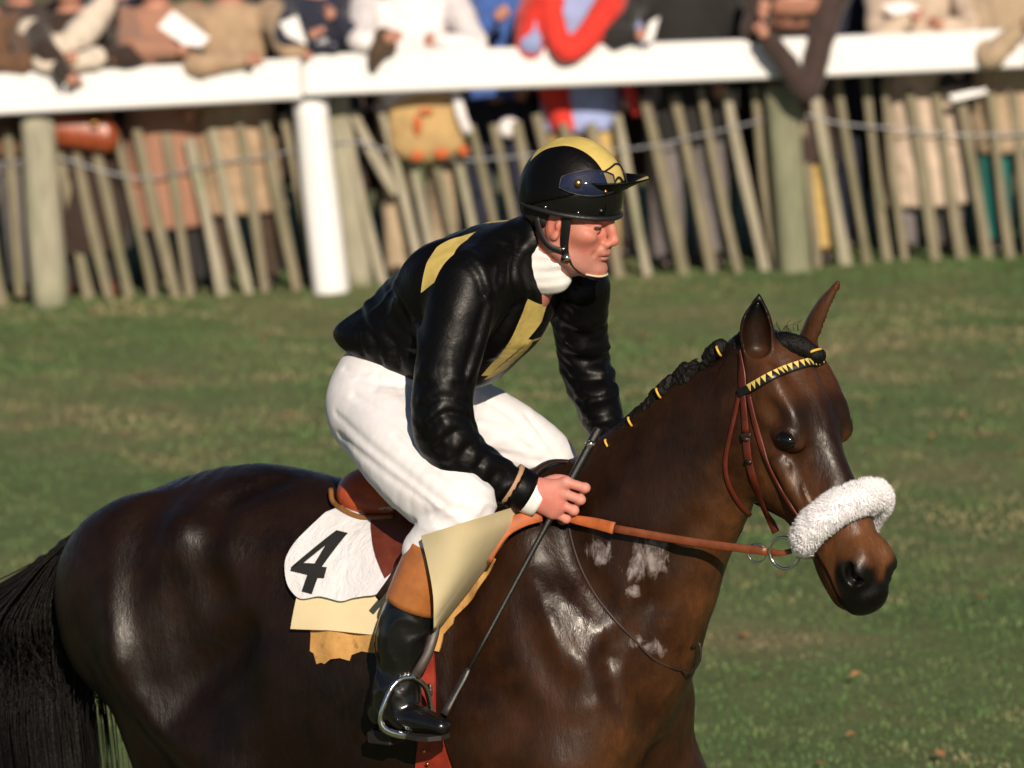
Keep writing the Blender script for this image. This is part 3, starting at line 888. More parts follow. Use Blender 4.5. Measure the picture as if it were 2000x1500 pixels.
def face_shape(F):
    A = (JF, JR, JU)
    F.ell(jh(-.012, 0, .050), (.094, .073, .080), A, k=.02)
    F.ell(jh(.040, 0, -.012), (.050, .058, .072), A, k=.03)
    F.ell(jh(.062, 0, -.050), (.030, .036, .040), A, k=.03)
    for s in (1, -1):
        F.chain([jh(.0, s * .056, -.020), jh(.008, s * .055, -.055), jh(.045, s * .036, -.080), jh(.078, s * .012, -.092)], [.014, .014, .014, .013], k=.03)
        F.ell(jh(.062, s * .046, -.012), (.026, .018, .016), A, k=.025)          # cheekbone
        F.cone(jh(.068, s * .047, .024), jh(.095, s * .012, .025), .010, .0105, k=.014)   # brow
        F.ell(jh(.093, s * .031, .006), (.016, .016, .010), A, k=.014, op='s')          # eye hollow
        F.ell(jh(.078, s * .032, .006), (.0155, .0165, .0145), A, k=.006)
        F.cone(jh(.0925, s * .018, .0065), jh(.0845, s * .045, .0055), .0034, .003, k=.003, op='s')   # lid slit
        F.ell(jh(.101, s * .0125, -.030), (.010, .008, .0075), A, k=.008)          # nostril wing
        F.ell(jh(.104, s * .0085, -.0375), (.006, .0035, .004), A, k=.003, op='s')
        F.chain([jh(.092, s * .021, -.036), jh(.083, s * .031, -.055)], [.004, .003], k=.010, op='s')   # cheek fold
        F.chain([jh(.089, s * .020, -.006), jh(.082, s * .034, -.010), jh(.074, s * .044, -.006)], [.0015, .002, .0012], k=.008, op='s')
        F.chain([jh(.098, s * .022, -.052), jh(.090, s * .030, -.068)], [.0018, .0012], k=.008, op='s')
        # ear
        e = jh(.000, s * .072, .002)
        eo = N(JR * s - JF * .35); ef = N(JF + JR * s * .35); eu = N(JU - JF * .18)
        F.ell(e, (.019, .033, .007), (ef, eu, eo), k=.006)
        F.ell(e + eo * .0075 + ef * .003 + eu * .004, (.011, .021, .0055), (ef, eu, eo), k=.005, op='s')
        F.ell(e + eo * .004 - eu * .025 + ef * .003, (.009, .009, .006), (ef, eu, eo), k=.006)
        F.ell(e + eo * .003 + ef * .012, (.005, .008, .005), (ef, eu, eo), k=.004)
    F.cone(jh(.091, 0, .020), jh(.1140, 0, -.018), .0080, .0090, k=.012)        # nose
    F.ell(jh(.1115, 0, -.023), (.0105, .0110, .0095), A, k=.008)
    F.ell(jh(.105, 0, .002), (.008, .0085, .011), A, k=.012)
    F.ell(jh(.088, 0, -.046), (.016, .024, .013), A, k=.014)
    F.cone(jh(.0985, -.014, -.0515), jh(.0985, .014, -.0515), .0052, .0052, k=.006)
    F.ell(jh(.1035, 0, -.0515), (.005, .012, .0045), A, k=.005)
    F.ell(jh(.098, 0, -.0635), (.0075, .016, .0058), A, k=.006)
    F.chain([jh(.093, -.024, -.0585), jh(.1035, 0, -.0570), jh(.093, .024, -.0585)], [.0015, .002, .0015], k=.003, op='s', n=4)
    F.ell(jh(.097, 0, -.0735), (.006, .014, .004), A, k=.01, op='s')
    F.ell(jh(.088, 0, -.090), (.017, .020, .014), A, k=.014)                  # chin
    F.cone(jh(-.012, 0, -.02), J(1052, 515, .0), .054, .058, k=.03)           # neck
    F.cone(jh(.045, 0, -.075), J(1075, 528, .0), .022, .03, k=.04)

HAND_A = dict(wr=WR_N)
def hand_shape(F, wr, rows, thumb, rp=.016):
    """rows: four fingers, each MCP, PIP, DIP, TIP"""
    m = [r_[0] for r_ in rows]
    for i, q in enumerate(m):
        F.cone(wr + (q - wr) * .12, q, .021, .0125, k=.016)
    F.ell((wr * .45 + (m[1] + m[2]) * .275), (.040, .032, .019), (N((m[1] + m[2]) / 2 - wr), N(m[0] - m[3]), N(np.cross((m[1] + m[2]) / 2 - wr, m[0] - m[3]))), k=.02)
    for i, r_ in enumerate(rows):
        R_ = [.0110, .0103, .0093, .0082] if i < 3 else [.0096, .0090, .0083, .0074]
        F.ell(r_[0], (.0125,) * 3, None, k=.006)
        for a, b, ra, rb in zip(r_[:3], r_[1:], R_[:3], R_[1:]):
            F.cone(a, b, ra, rb, k=.0035)
        F.ell(r_[1], (R_[1] * 1.07,) * 3, None, k=.003)
    F.chain(thumb, [.018, .0135, .011, .009], k=.01)

# the near fist closes round the whip, back of the hand to the viewer
WHIP_TOP, WHIP_END = J(1170, 836, .056), J(868, 1396, .375)
def near_hand():
    rows = []
    for (mx, my), (px_, py_), (dx, dy), (tx, ty) in (((1106, 942), (1143, 953), (1131, 966), (1110, 960)), ((1099, 963), (1134, 976), (1122, 987), (1103, 979)),
                                                 ((1090, 983), (1121, 997), (1110, 1006), (1095, 997)), ((1079, 1001), (1106, 1014), (1098, 1018), (1086, 1010))):
        rows.append([J(mx, my, .158), J(px_, py_, .146), J(dx, dy, .108), J(tx, ty, .102)])
    thumb = [J(1062, 950, .135), J(1086, 938, .11), J(1110, 940, .102), J(1124, 950, .108)]
    return rows, thumb
def far_hand():
    rows = []
    for k in range(4):
        b = WR_F + HB.f * .055 - HB.k * (.02 + .019 * k) - HB.r * .005
        rows.append([b, b + HB.f * .03 - HB.r * -.01, b + HB.f * .022 + HB.r * .03, b + HB.f * .002 + HB.r * .03])
    thumb = [WR_F + HB.f * .03 + HB.r * .015, WR_F + HB.f * .05 + HB.r * .025 - HB.k * .01, WR_F + HB.f * .07 + HB.r * .02 - HB.k * .01, WR_F + HB.f * .08 + HB.r * .01 - HB.k * .015]
    return rows, thumb

def keep(V, Q, mask):
    Q = Q[mask[Q].all(1)]
    u = np.unique(Q); rem = np.full(len(V), -1); rem[u] = np.arange(len(u))
    return V[u], rem[Q]
def merge(*vq):
    Vs, Qs, b = [], [], 0
    for V, Q in vq:
        Vs.append(V); Qs.append(Q + b); b += len(V)
    return np.vstack(Vs), np.vstack(Qs)

def torso_loft(F, grow=0.0, k=.04, st=TORSO):
    F.loft([(J(*t) + N(J(*t) - J(*b)) * grow, J(*b) - N(J(*t) - J(*b)) * grow, h + grow, 0.0) for t, b, h in st], HB.r, k=k, n=5, cap=.35)

def build_rider():
    root = thing('person', B(-.05, 0, .02), 'jockey in black and yellow silks and white breeches riding the bay horse', 'person')
    # ---- skin
    Ff = Field(jh(0, 0, 0) - .17, jh(0, 0, 0) + .17, .0025)
    face_shape(Ff)
    Vf, Qf = Ff.skin(1)
    rows, th = near_hand()
    c = np.mean([q for r_ in rows for q in r_], 0)
    Fn = Field(c - .115, c + .11, .0024)
    Fn.cone(WR_N - N(J(1098, 961, .158) - WR_N) * .05, WR_N, .029, .027, k=.02, side=HB.k, q=1.0)
    hand_shape(Fn, WR_N, rows, th)
    Vn, Qn = Fn.skin(1)
    rows2, th2 = far_hand()
    c = np.mean([q for r_ in rows2 for q in r_], 0)
    Fr = Field(c - .11, c + .11, .004)
    Fr.cone(EL_F * .1 + WR_F * .9, WR_F, .028, .026, k=.02)
    hand_shape(Fr, WR_F, rows2, th2)
    Vr, Qr = Fr.skin(1)
    pts = np.array([SH_N, EL_N, WR_N, SH_F, EL_F, WR_F, KN_N, AN_N, TOE_N, KN_F, AN_F, J(676, 668)])
    Fb = Field(pts.min(0) - .16, pts.max(0) + .16, .012)
    torso_loft(Fb, -.02)
    Fb.cone(J(760, 790, 0), J(800, 690, 0), .13, .12, k=.05)
    for h, kn, an in ((HIP_N, KN_N, AN_N), (HIP_F, KN_F, AN_F)):
        tp_ = J(806, 1180, .325) if an is AN_N else KN_F * .66 + AN_F * .34
        Fb.chain([h, h * .5 + kn * .5, kn, tp_, an], [.09, .065, .042, .040, .028], k=.04)
        tt, hh = (TOE_N, HEEL_N) if an is AN_N else (an + HB.f * .15 - HB.k * .10, an - HB.f * .03 - HB.k * .09)
        Fb.cone(an, hh * .4 + tt * .6 + HB.k * .03, .026, .018, k=.02)
    for sh, el, wr in ((SH_N, EL_N, WR_N), (SH_F, EL_F, WR_F)):
        Fb.chain([sh, sh * .5 + el * .5, el, el * .5 + wr * .5, wr], [.050, .040, .032, .030, .024], k=.03)
    Fb.cone(J(1052, 515), J(1020, 560), .055, .07, k=.03)
    Vb, Qb = Fb.skin(1)
    V, Q = merge((Vf, Qf), (Vn, Qn), (Vr, Qr), (Vb, Qb))
    t = NT('skin')
    col = t.acol('tone')
    n1 = t.noise(60, 4); n2 = t.noise(300, 3)
    c_ = t.mix(t.range(n1, .35, .7, 0, .6), col, t.mix(1.0, col, (1.1, .72, .66), 'MULTIPLY'))
    c_ = t.mix(t.range(t.noise(22, 4), .4, .7, 0, .45), c_, t.mix(1.0, c_, (1.05, .62, .58), 'MULTIPLY'))
    t.set(Base_Color=c_, Roughness=t.range(n2, .3, .7, .45, .62), Specular_IOR_Level=.45, Subsurface_Weight=.12, Subsurface_Scale=.006)
    t.b.inputs['Subsurface Radius'].default_value = (1, .35, .2)
    t.bump(t.math('ADD', n2, t.noise(120, 3)), .3, .0016)
    body = obj('body', V, Q, t.m, root)
    a, w, z = jloc(V)
    C = np.tile(np.array([.50, .225, .165]), (len(V), 1))
    ss = lambda x, e0, e1: np.clip((x - e0) / (e1 - e0), 0, 1)
    def mixc(m, c):
        C[:] = C * (1 - m[:, None]) + np.asarray(c) * m[:, None]
    dist = lambda *q: np.linalg.norm(V - jh(*q), axis=1)
    for s in (1, -1):
        mixc(ss(dist(.07, s * .05, -.025), .050, .005) * .5, (.52, .155, .11))       # ruddy cheeks
        mixc(ss(dist(.0, s * .08, .005), .04, .02) * .6, (.52, .17, .12))
        mixc(ss(np.abs(z - .0285 + .25 * (np.abs(w) - .03) ** 2 * 20) + np.maximum(0, np.abs(np.abs(w) - .03) - .017) * 3, .0085, .003) * (a > .07), (.09, .045, .03))   # eyebrows
        mixc(ss(np.abs(z - .0062) + np.maximum(0, np.abs(np.abs(w) - .031) - .015) * 2, .0055, .002) * (a > .07), (.03, .018, .015))
    mixc(ss(dist(.117, 0, -.022), .022, .008) * .7, (.55, .19, .14))
    mixc(ss(np.abs(z + .0572) - .0022, .0095, .004) * ss(np.abs(w), .026, .016) * (a > .08) * .75, (.42, .12, .10))
    mixc(ss(np.abs(z + .0572), .0022, .0008) * ss(np.abs(w), .026, .02) * (a > .085) * .8, (.14, .035, .03))
    mixc(ss(z, -.030, -.065) * (a > .01) * .5, (.30, .17, .14))                         # shaved chin
    hl = np.linalg.norm(V - c, axis=1)
    hm = np.linalg.norm(V - np.mean([q for r_ in rows for q in r_], 0), axis=1) < .13
    mixc(hm * 1.0, (.56, .255, .205))
    for r_ in rows:
        for q, cc in ((r_[0], (.62, .33, .25)), (r_[1], (.62, .33, .25))):
            mixc(ss(np.linalg.norm(V - q, axis=1), .016, .007) * .6, cc)
    mixc(hm * ss(np.linalg.norm(V - (WR_N * .5 + rows[1][0] * .5), axis=1), .04, .015) * .6, (.55, .19, .17))
    ca = body.data.attributes.new('tone', 'FLOAT_COLOR', 'POINT')
    ca.data.foreach_set('color', np.hstack([C, np.ones((len(V), 1))]).astype(np.float32).ravel())
    ey = NT('eye_white'); ey.set(Base_Color=(.05, .035, .03), Roughness=.1)
    for s in (1, -1):
        MB().ball(jh(.0775, s * .032, .006), .0152, 16, 12).build('eye', ey.m, root)
    # hair under the cap, at the nape
    Fh = Field(jh(-.12, -.1, -.09), jh(.05, .1, .1), .004) if False else Field(JC - .15, JC + .15, .004)
    A = (JF, JR, JU)
    Fh.ell(jh(-.022, 0, .035), (.090, .0775, .075), A)
    Fh.cut(jh(.008, 0, 0), JF)
    Fh.ell(jh(-.03, 0, -.07), (.12, .12, .045), A, k=.01, op='s')
    Fh.ell(jh(.003, .08, -.005), (.024, .025, .036), A, k=.004, op='s'); Fh.ell(jh(.003, -.08, -.005), (.024, .025, .036), A, k=.004, op='s')
    Fh.warp(lambda p: .004 * fnoise(p, 120, 2.0))
    obj('hair', *Fh.skin(1), simple('dark_hair', (.02, .012, .008), .55, .4, 90, .5), root)
    return root, body

RIDER, RBODY = build_rider()

# ------------------------------------------------------------------ jacket
def satin(name, col, rough=.46):
    t = NT(name)
    n = t.noise(240, 2); n2 = t.noise(14, 4, dist=.4)
    t.set(Base_Color=t.ramp(n2, [(.3, tuple(c * .8 for c in col)), (.7, tuple(min(1, c * 1.15) for c in col))]), Roughness=t.range(n, .3, .7, rough - .04, rough + .06), Specular_IOR_Level=.17)
    t.b.inputs['Sheen Weight'].default_value = .02
    t.b.inputs['Sheen Roughness'].default_value = .3
    t.b.inputs['Sheen Tint'].default_value = (.7, .62, .55, 1)
    h = t.math('ADD', t.math('MULTIPLY', t.noise(9, 5, .6, dist=1.2), 1.0), t.math('MULTIPLY', t.noise(38, 3, dist=.8), .25))
    t.bump(h, .32, .010)
    return t.m
MAT_BLACK = satin('black_satin', (.0024, .0022, .0024), .41)
MAT_YELLOW = satin('yellow_satin', (.60, .46, .14), .5)

def jacket_field():
    pts = np.array([SH_N, EL_N, WR_N, SH_F, EL_F, WR_F, J(676, 668), J(1020, 430), J(948, 742)])
    F = Field(pts.min(0) - np.array([.2, .16, .11]), pts.max(0) + np.array([.12, .12, .1]), .0048)
    torso_loft(F, .006)
    for s in (1, -1):
        F.ell(J(930, 540, 0) + HB.r * s * .14, (.10, .075, .09), (HB.f, HB.r, HB.k), k=.06)
        F.ell(J(725, 640, 0) + HB.r * s * .08 + HB.f * .07, (.11, .075, .05), (HB.f, HB.r, HB.k), k=.05)     # blousing over the waistband
    F.chain([SH_N, J(888, 650, .215), J(866, 760, .255), EL_N, J(905, 898, .25), J(960, 930, .215), J(1010, 955, .182)],
            [.078, .072, .066, .066, .060, .050, .037], k=.035, n=4)
    F.chain([SH_F, J(1134, 640, -.20), EL_F, J(1166, 780, -.185), J(1192, 860, -.13)], [.072, .060, .056, .050, .040], k=.03, n=4)
    # collar stand
    F.cone(J(1035, 492), J(1054, 470), .073, .068, k=.02)
    F.cone(J(1048, 500), jh(.0, 0, .0), .0605, .056, k=.008, op='s')
    F.cone(jh(0, 0, -.01), jh(.09, 0, -.115), .052, .03, k=.004, op='s')
    def cloth(p):
        d = .0012 * fnoise(p, 35, 1.0)
        up = seg_mask(p, SH_N, EL_N, .05, .11); fo = seg_mask(p, EL_N, WR_N, .045, .10)
        el = np.clip(1 - np.linalg.norm(p - EL_N, axis=1) / .13, 0, 1)
        d = d + folds(p, N((EL_N - SH_N) * .6 + HB.f * .25), 62, .003, 1.0) * up
        d = d + folds(p, N(WR_N - EL_N) + HB.k * .5, 80, .0065, 5.0, 1.2) * fo + folds(p, HB.k + HB.f * .6, 85, .007, 8.0) * el
        fu = seg_mask(p, SH_F, EL_F, .05, .11); ff = seg_mask(p, EL_F, WR_F, .045, .10)
        d = d + folds(p, HB.k + HB.f * .3, 95, .0075, 12.0) * np.maximum(fu, ff)
        tor = np.clip(1 - np.maximum(np.maximum(up, fo), np.maximum(fu, ff)) * 1.5, 0, 1)
        d = d + folds(p, N(HB.f * .85 - HB.k * .4 + HB.r * .3), 40, .006, 20.0) * tor
        return d
    F.warp(cloth, .035)
    return F

def crease(F, V, Q, lines, r=.006, depth=.004, ridge=True):
    """press folds into cloth where the photograph shows them"""
    bv = BVHTree.FromPolygons(V.tolist(), Q.tolist())
    def hit(x, y):
        h = bv.ray_cast(Vector(CAM), Vector(ray(x, y)))
        if h[0] is None: return None
        p, n = np.array(h[0]), np.array(h[1])
        return p, (n if n @ (CAM - p) > 0 else -n)
    for ln in lines:
        pl = catmull(ln, 3)
        a = [hit(*q) for q in pl]
        if any(q is None for q in a): continue
        m = len(a)
        taper = [max(.35, math.sin(math.pi * (i + .35) / (m - .3))) for i in range(m)]
        F.chain([p + n * (r * t - depth * t) for (p, n), t in zip(a, taper)], [r * t for t in taper], k=.014, n=1, op='s')
        if ridge:
            d = np.array(pl[-1]) - np.array(pl[0]); o_ = np.array([d[1], -d[0]]) / np.linalg.norm(d) * 13
            b = [hit(*(np.array(q) + o_)) for q in pl]
            if all(q is not None for q in b):
                F.chain([p - n * (.014 * t - .0022 * t) for (p, n), t in zip(b, taper)], [.014 * t for t in taper], k=.02, n=1)
JACKET_FOLDS = [[(986, 480), (978, 515), (972, 550)], [(946, 600), (928, 670), (908, 730)], [(822, 738), (850, 755), (888, 752)], [(826, 792), (862, 775), (908, 786)],
                [(834, 832), (872, 804), (914, 815)], [(852, 872), (882, 842), (920, 848)], [(882, 908), (908, 872), (938, 872)], [(916, 936), (938, 900), (962, 898)], [(946, 955), (966, 920), (988, 922)], [(760, 560), (798, 620), (810, 688)],
                [(728, 618), (758, 655), (800, 688)], [(705, 600), (722, 645), (760, 690)], [(700, 655), (708, 690)], [(738, 672), (744, 708)], [(775, 684), (780, 716)], [(1002, 600), (978, 645), (952, 688)], [(1086, 560), (1108, 600), (1118, 636)], [(900, 500), (930, 530), (945, 575)],
                [(1104, 640), (1142, 652), (1178, 640)], [(1108, 690), (1150, 702), (1188, 690)], [(1120, 738), (1160, 738), (1198, 738)], [(1130, 780), (1170, 778), (1206, 770)], [(1142, 820), (1178, 818), (1208, 806)], [(1010, 480), (1000, 530), (1010, 575)]]
BREECH_FOLDS = [[(662, 850), (742, 916), (840, 985)], [(655, 808), (722, 870), (800, 932), (868, 985)], [(690, 772), (758, 812), (812, 862)], [(702, 738), (758, 750), (808, 752)], [(735, 728), (733, 760)], [(780, 738), (782, 768)], [(770, 850), (832, 912), (900, 965)],
                [(846, 1008), (882, 994), (922, 1002)], [(856, 1020), (892, 1012), (930, 1014)], [(948, 782), (990, 805), (1032, 845)], [(935, 825), (985, 838), (1036, 882)], [(965, 885), (1010, 892), (1058, 904)], [(672, 720), (690, 728), (720, 726)], [(668, 880), (740, 945), (800, 995)], [(1030, 812), (1066, 856), (1090, 892)]]
def jacket():
    F = jacket_field()
    V, Q = F.skin(1)
    crease(F, V, Q, JACKET_FOLDS, .0075, .0045)
    V, Q = F.skin(1)
    o = obj('jacket', V, Q, [MAT_BLACK, MAT_YELLOW], RIDER)
    bv = bvh_of(o)
    def hit(x, y):
        h = bv.ray_cast(Vector(CAM), Vector(ray(x, y)))
        return np.array(h[0]) if h[0] is not None else J(x, y)
    panels = [  # corners on the cloth, direction the edge is carried through, side test
        ([(852, 484), (930, 452), (886, 497), (848, 552), (822, 572)], N(HB.r * .8 + HB.k * .6), HB.r, -.02),
        ([(1031, 584), (1068, 596), (1058, 628), (1032, 662), (990, 702), (955, 734), (940, 734)], N(HB.f * .6 - HB.k * .4 + HB.r * .6), None, 0),
        ([(1030, 662), (1088, 652), (1066, 690), (1005, 738), (945, 742)], N(HB.f * .75 - HB.k * .6), None, 0),
    ]
    bm = bmesh.new(); bm.from_mesh(o.data)
    ctr = J(850, 580, 0)
    yel = set()
    for pts, D, sd, lim in panels:
        W3 = [hit(*q) for q in pts]
        c0 = np.mean(W3, 0)
        # triangulate as a fan of convex cuts: cut along every edge first, then pick faces by a point-in-outline test
        e1 = N(np.cross(D, HB.k)); e2 = N(np.cross(D, e1))
        poly = [((q - c0) @ e1, (q - c0) @ e2) for q in W3]
        R_ = max(np.linalg.norm(q - c0) for q in W3) + .03
        bm.faces.ensure_lookup_table()
        cand = [f for f in bm.faces if f.normal.dot(Vector(D)) > 0 and (f.verts[0].co - Vector(c0)).length < R_ + .03]
        geom = list({v for f in cand for v in f.verts}) + list({e for f in cand for e in f.edges}) + cand
        for i in range(len(W3)):
            a_, b_ = W3[i], W3[(i + 1) % len(W3)]
            n_ = np.cross(b_ - a_, D)
            if np.linalg.norm(n_) < 1e-9: continue
            geom = bmesh.ops.bisect_plane(bm, geom=geom, dist=1e-5, plane_co=Vector(a_), plane_no=Vector(N(n_)))['geom']
        for f in geom:
            if not isinstance(f, bmesh.types.BMFace): continue
            m = np.array(f.calc_center_median()) - c0
            x, y = m @ e1, m @ e2
            ins = False
            for i in range(len(poly)):
                (x1, y1), (x2, y2) = poly[i], poly[(i + 1) % len(poly)]
                if (y1 > y) != (y2 > y) and x < (x2 - x1) * (y - y1) / (y2 - y1) + x1: ins = not ins
            if ins: f.material_index = 1
    # narrow band down the spine
    u0 = HB.loc(J(775, 520))[0]; u1 = HB.loc(J(1030, 430))[0]
    Rv = Vector(HB.r); Fv = Vector(HB.f); Ov = Vector(HB.o)
    fs = [f for f in bm.faces if f.normal.z > .2 and abs((f.verts[0].co - Ov).dot(Rv)) < .1]
    geom = list({v for f in fs for v in f.verts}) + list({e for f in fs for e in f.edges}) + fs
    for wv in (-.06, .006):
        geom = bmesh.ops.bisect_plane(bm, geom=geom, dist=1e-5, plane_co=Ov + Rv * wv, plane_no=Rv)['geom']
    for f in geom:
        if not isinstance(f, bmesh.types.BMFace): continue
        q = f.calc_center_median() - Ov
        if -.06 < q.dot(Rv) < .006 and u0 < q.dot(Fv) < u1: f.material_index = 1
    bm.to_mesh(o.data); bm.free()
    o.data.polygons.foreach_set('use_smooth', [True] * len(o.data.polygons))
    return o
JACKET = jacket()

# shirt stock, cuff, wrist bands
def stock():
    F = Field(J(1055, 500) - .13, J(1055, 500) + .13, .003)
    up = N(jh(-.01, 0, -.02) - J(1048, 528))
    a, b = J(1058, 505, .004), jh(-.014, 0, -.058)
    F.cone(a - up * .02, b + up * .006, .064, .0605, k=.01)
    F.ell(J(1085, 545, .01), (.035, .03, .03), None, k=.02)
    F.cone(b + up * .03, b - up * .02, .075, .0535, k=.006, op='s')
    F.cut(jh(-.012, 0, -.022) , N(up * .9 - JF * .62))
    F.warp(lambda p: .0006 * np.sin((p @ N(up * .85 - JF * .5)) * 260 + 2.5 * fnoise(p, 22)) + .0012 * fnoise(p, 42))
    return obj('neck_stock', *F.skin(1), simple('white_cotton', (.78, .77, .76), .8, .05, 60, .2), RIDER)
stock()

def tube_obj(name, pts, rad, mat, parent, sides=16, n=4, **kw):
    return MB().tube(pts, rad, sides=sides, n=n, **kw).build(name, mat, parent)
d_ = N(WR_N - J(960, 930, .215))
WHITE_C = bpy.data.materials['white_cotton']
tube_obj('cuff', [WR_N - d_ * .035, WR_N - d_ * .005, WR_N + d_ * .024], [.0430, .0425, .0400], WHITE_C, RIDER)
RUB = simple('cuff_band', (.42, .25, .15), .7, .1)
tube_obj('wrist_band', [J(996, 944, .192), J(1003, 948, .188)], [.0485, .0480], RUB, RIDER, n=2)
tube_obj('sleeve_end', [J(1003, 948, .188), J(1016, 956, .181), J(1030, 964, .172)], [.0480, .0485, .0470], MAT_BLACK, RIDER, n=2)

# ------------------------------------------------------------------ breeches
def breeches():
    pts = np.array([HIP_N, KN_N, HIP_F, KN_F, J(660, 760), J(680, 690), J(960, 760)])
    F = Field(pts.min(0) - .16, pts.max(0) + .14, .0055)
    F.loft([(J(700, 690), J(900, 745), .13, 0), (J(695, 730), J(900, 790), .14, 0), (J(710, 800), J(880, 850), .14, 0), (J(740, 870), J(860, 890), .11, 0)], HB.r, k=.04, n=4, cap=.4)
    F.ell(J(738, 790, .07), (.112, .10, .13), (HB.f, HB.r, HB.k), k=.05)
    F.ell(J(790, 790, -.07), (.11, .09, .12), (HB.f, HB.r, HB.k), k=.05)
    F.chain([HIP_N, J(790, 880, .19), J(852, 948, .245), KN_N, J(872, 1035, .295), J(832, 1075, .305)], [.105, .104, .094, .069, .060, .052], k=.05, n=4)
    F.chain([HIP_F, J(945, 830, -.17), J(1040, 880, -.22), KN_F, J(1055, 985, -.27), J(1035, 1040, -.29)], [.11, .088, .074, .064, .056, .052], k=.05, n=4)
    def cloth(p):
        th = seg_mask(p, HIP_N, KN_N, .05, .14); tf = seg_mask(p, HIP_F, KN_F, .05, .14)
        d = .0008 * fnoise(p, 40, 3)
        al = N(KN_N - HIP_N)
        d = d + folds(p, N(np.cross(al, HB.r) * 1.0 + al * .35), 70, .010, 3.0, .5) * th * np.clip(1.2 - np.linalg.norm(p - KN_N, axis=1) / .5, .2, 1)
        kn = np.clip(1 - np.linalg.norm(p - J(880, 1020, .29), axis=1) / .09, 0, 1)
        d = d + folds(p, N(HB.k + HB.f * .2), 150, .002, 9.0) * kn
        d = d + folds(p, N(HB.k + HB.f * -.3), 55, .006, 6.0) * tf * (((p - HB.o) @ HB.r) < -.04)
        return d
    F.warp(cloth, .03)
    V, Q = F.skin(1)
    crease(F, V, Q, BREECH_FOLDS, .006, .0024, False)
    V, Q = F.skin(0)
    t = NT('white_breeches')
    n = t.noise(16, 4); n2 = t.noise(500, 2)
    t.set(Base_Color=t.ramp(n, [(.3, (.69, .68, .71)), (.7, (.77, .76, .79))]), Roughness=.75)
    t.b.inputs['Sheen Weight'].default_value = .1
    t.bump(t.math('ADD', t.math('MULTIPLY', n2, .15), t.noise(26, 4, dist=1.0)), .25, .005)
    o = obj('breeches', V, Q, t.m, RIDER)
    wb = MB()
    return o
BREECHES = breeches()

# ------------------------------------------------------------------ boots
def boot_leather(name, col, rough):
    t = NT(name)
    n = t.noise(20, 4); n2 = t.noise(220, 3)
    t.set(Base_Color=t.ramp(n, [(.3, tuple(c * .75 for c in col)), (.7, tuple(c * 1.2 for c in col))]), Roughness=t.range(n, .3, .7, rough, rough + .12), Specular_IOR_Level=.55)
    t.b.inputs['Coat Weight'].default_value = .3
    t.b.inputs['Coat Roughness'].default_value = .15
    t.bump(t.math('ADD', t.math('MULTIPLY', n2, .2), t.noise(40, 3, dist=1.0)), .2, .004)
    return t.m
BOOT_BLACK = boot_leather('black_boot_leather', (.0045, .0042, .0046), .17)
BOOT_TAN = boot_leather('tan_boot_leather', (.36, .125, .032), .3)
SOLE = simple('boot_sole', (.014, .010, .008), .6, .3)
def boot(an, kn, toe, heel, side, tops):
    sd = HB.r * side
    ax = N(an - kn)
    shin = np.cross(ax, sd); shin = shin if shin @ HB.f > 0 else -shin
    top = tops
    F = Field(np.minimum.reduce([top, an, toe, heel]) - .10, np.maximum.reduce([top, an, toe, heel]) + .10, .0042)
    mid = top * .5 + an * .5 - shin * .006
    F.chain([top, top * .75 + an * .25 - shin * .006, mid, top * .25 + an * .75, an], [.056, .060, .057, .047, .043], k=.02, n=4, side=sd, q=.92)
    ball = toe * .65 + heel * .35 + HB.k * .012
    F.chain([an, heel + HB.k * .035 + (toe - heel) * .1], [.043, .036], k=.03)
    F.chain([an + shin * .008 - HB.k * .02, heel * .55 + toe * .45 + HB.k * .032, ball + HB.k * .014, toe + HB.k * .016], [.044, .040, .034, .022], k=.025, n=4, side=HB.k, q=.85)
    # creases at the ankle and shin
    m2 = top * .42 + an * .58
    def crease(p):
        m = np.clip(1 - np.linalg.norm(p - m2, axis=1) / .13, 0, 1)
        m3 = np.clip(1 - np.linalg.norm(p - an, axis=1) / .10, 0, 1)
        return folds(p, N(ax + shin * .75), 130, .0115, 2.0, .9) * m + folds(p, N(ax - shin * .2), 160, .004, 7.0) * m3 + .001 * fnoise(p, 50)
    F.warp(crease, .03)
    V, Q = F.skin(1)
    o = obj('boot', V, Q, BOOT_BLACK, RIDER)
    # tan top
    t0 = top - ax * .135
    MB().tube([t0, t0 * .7 + top * .3, t0 * .3 + top * .7, top + ax * .004], [.0545, .0575, .0605, .0622], sides=28, n=4, up=shin, flat=1.0).build('boot_top', BOOT_TAN, o)
    tb = N(toe - heel)
    mb = MB(); pts = []
    up_ = N(np.cross(np.cross(tb, HB.k), tb))
    for q, wd in ((0.0, .022), (.06, .03), (.25, .033), (.42, .028), (.6, .034), (.8, .040), (.95, .034), (1.06, .014)):
        pts.append((heel + (toe - heel) * q, wd))
    n_ = len(pts); vs = []; sdn = N(np.cross(up_, tb))
    L_ = [p - sdn * w_ for p, w_ in pts] + [p + sdn * w_ for p, w_ in pts[::-1]]
    m_ = len(L_)
    mb.add([q - up_ * .012 for q in L_] + [q - up_ * .002 for q in L_], [tuple(range(m_)), tuple(range(m_, 2 * m_))[::-1]] + [(i, (i + 1) % m_, m_ + (i + 1) % m_, m_ + i) for i in range(m_)])
    hc = heel + tb * .025
    mb.box(hc - up_ * .020, (tb, sdn, up_), (.034, .029, .013), 0.003)
    mb.build('sole', SOLE, o, smooth=False)
    return o
BOOT_N = boot(AN_N, KN_N, TOE_N, HEEL_N, 1, J(806, 1180, .325))
FT, FHL = J(985, 1250, -.34) + HB.f * .15 - HB.k * .10, J(985, 1250, -.34) - HB.f * .03 - HB.k * .09
BOOT_F = boot(AN_F, KN_F, FT, FHL, -1, KN_F * .66 + AN_F * .34)

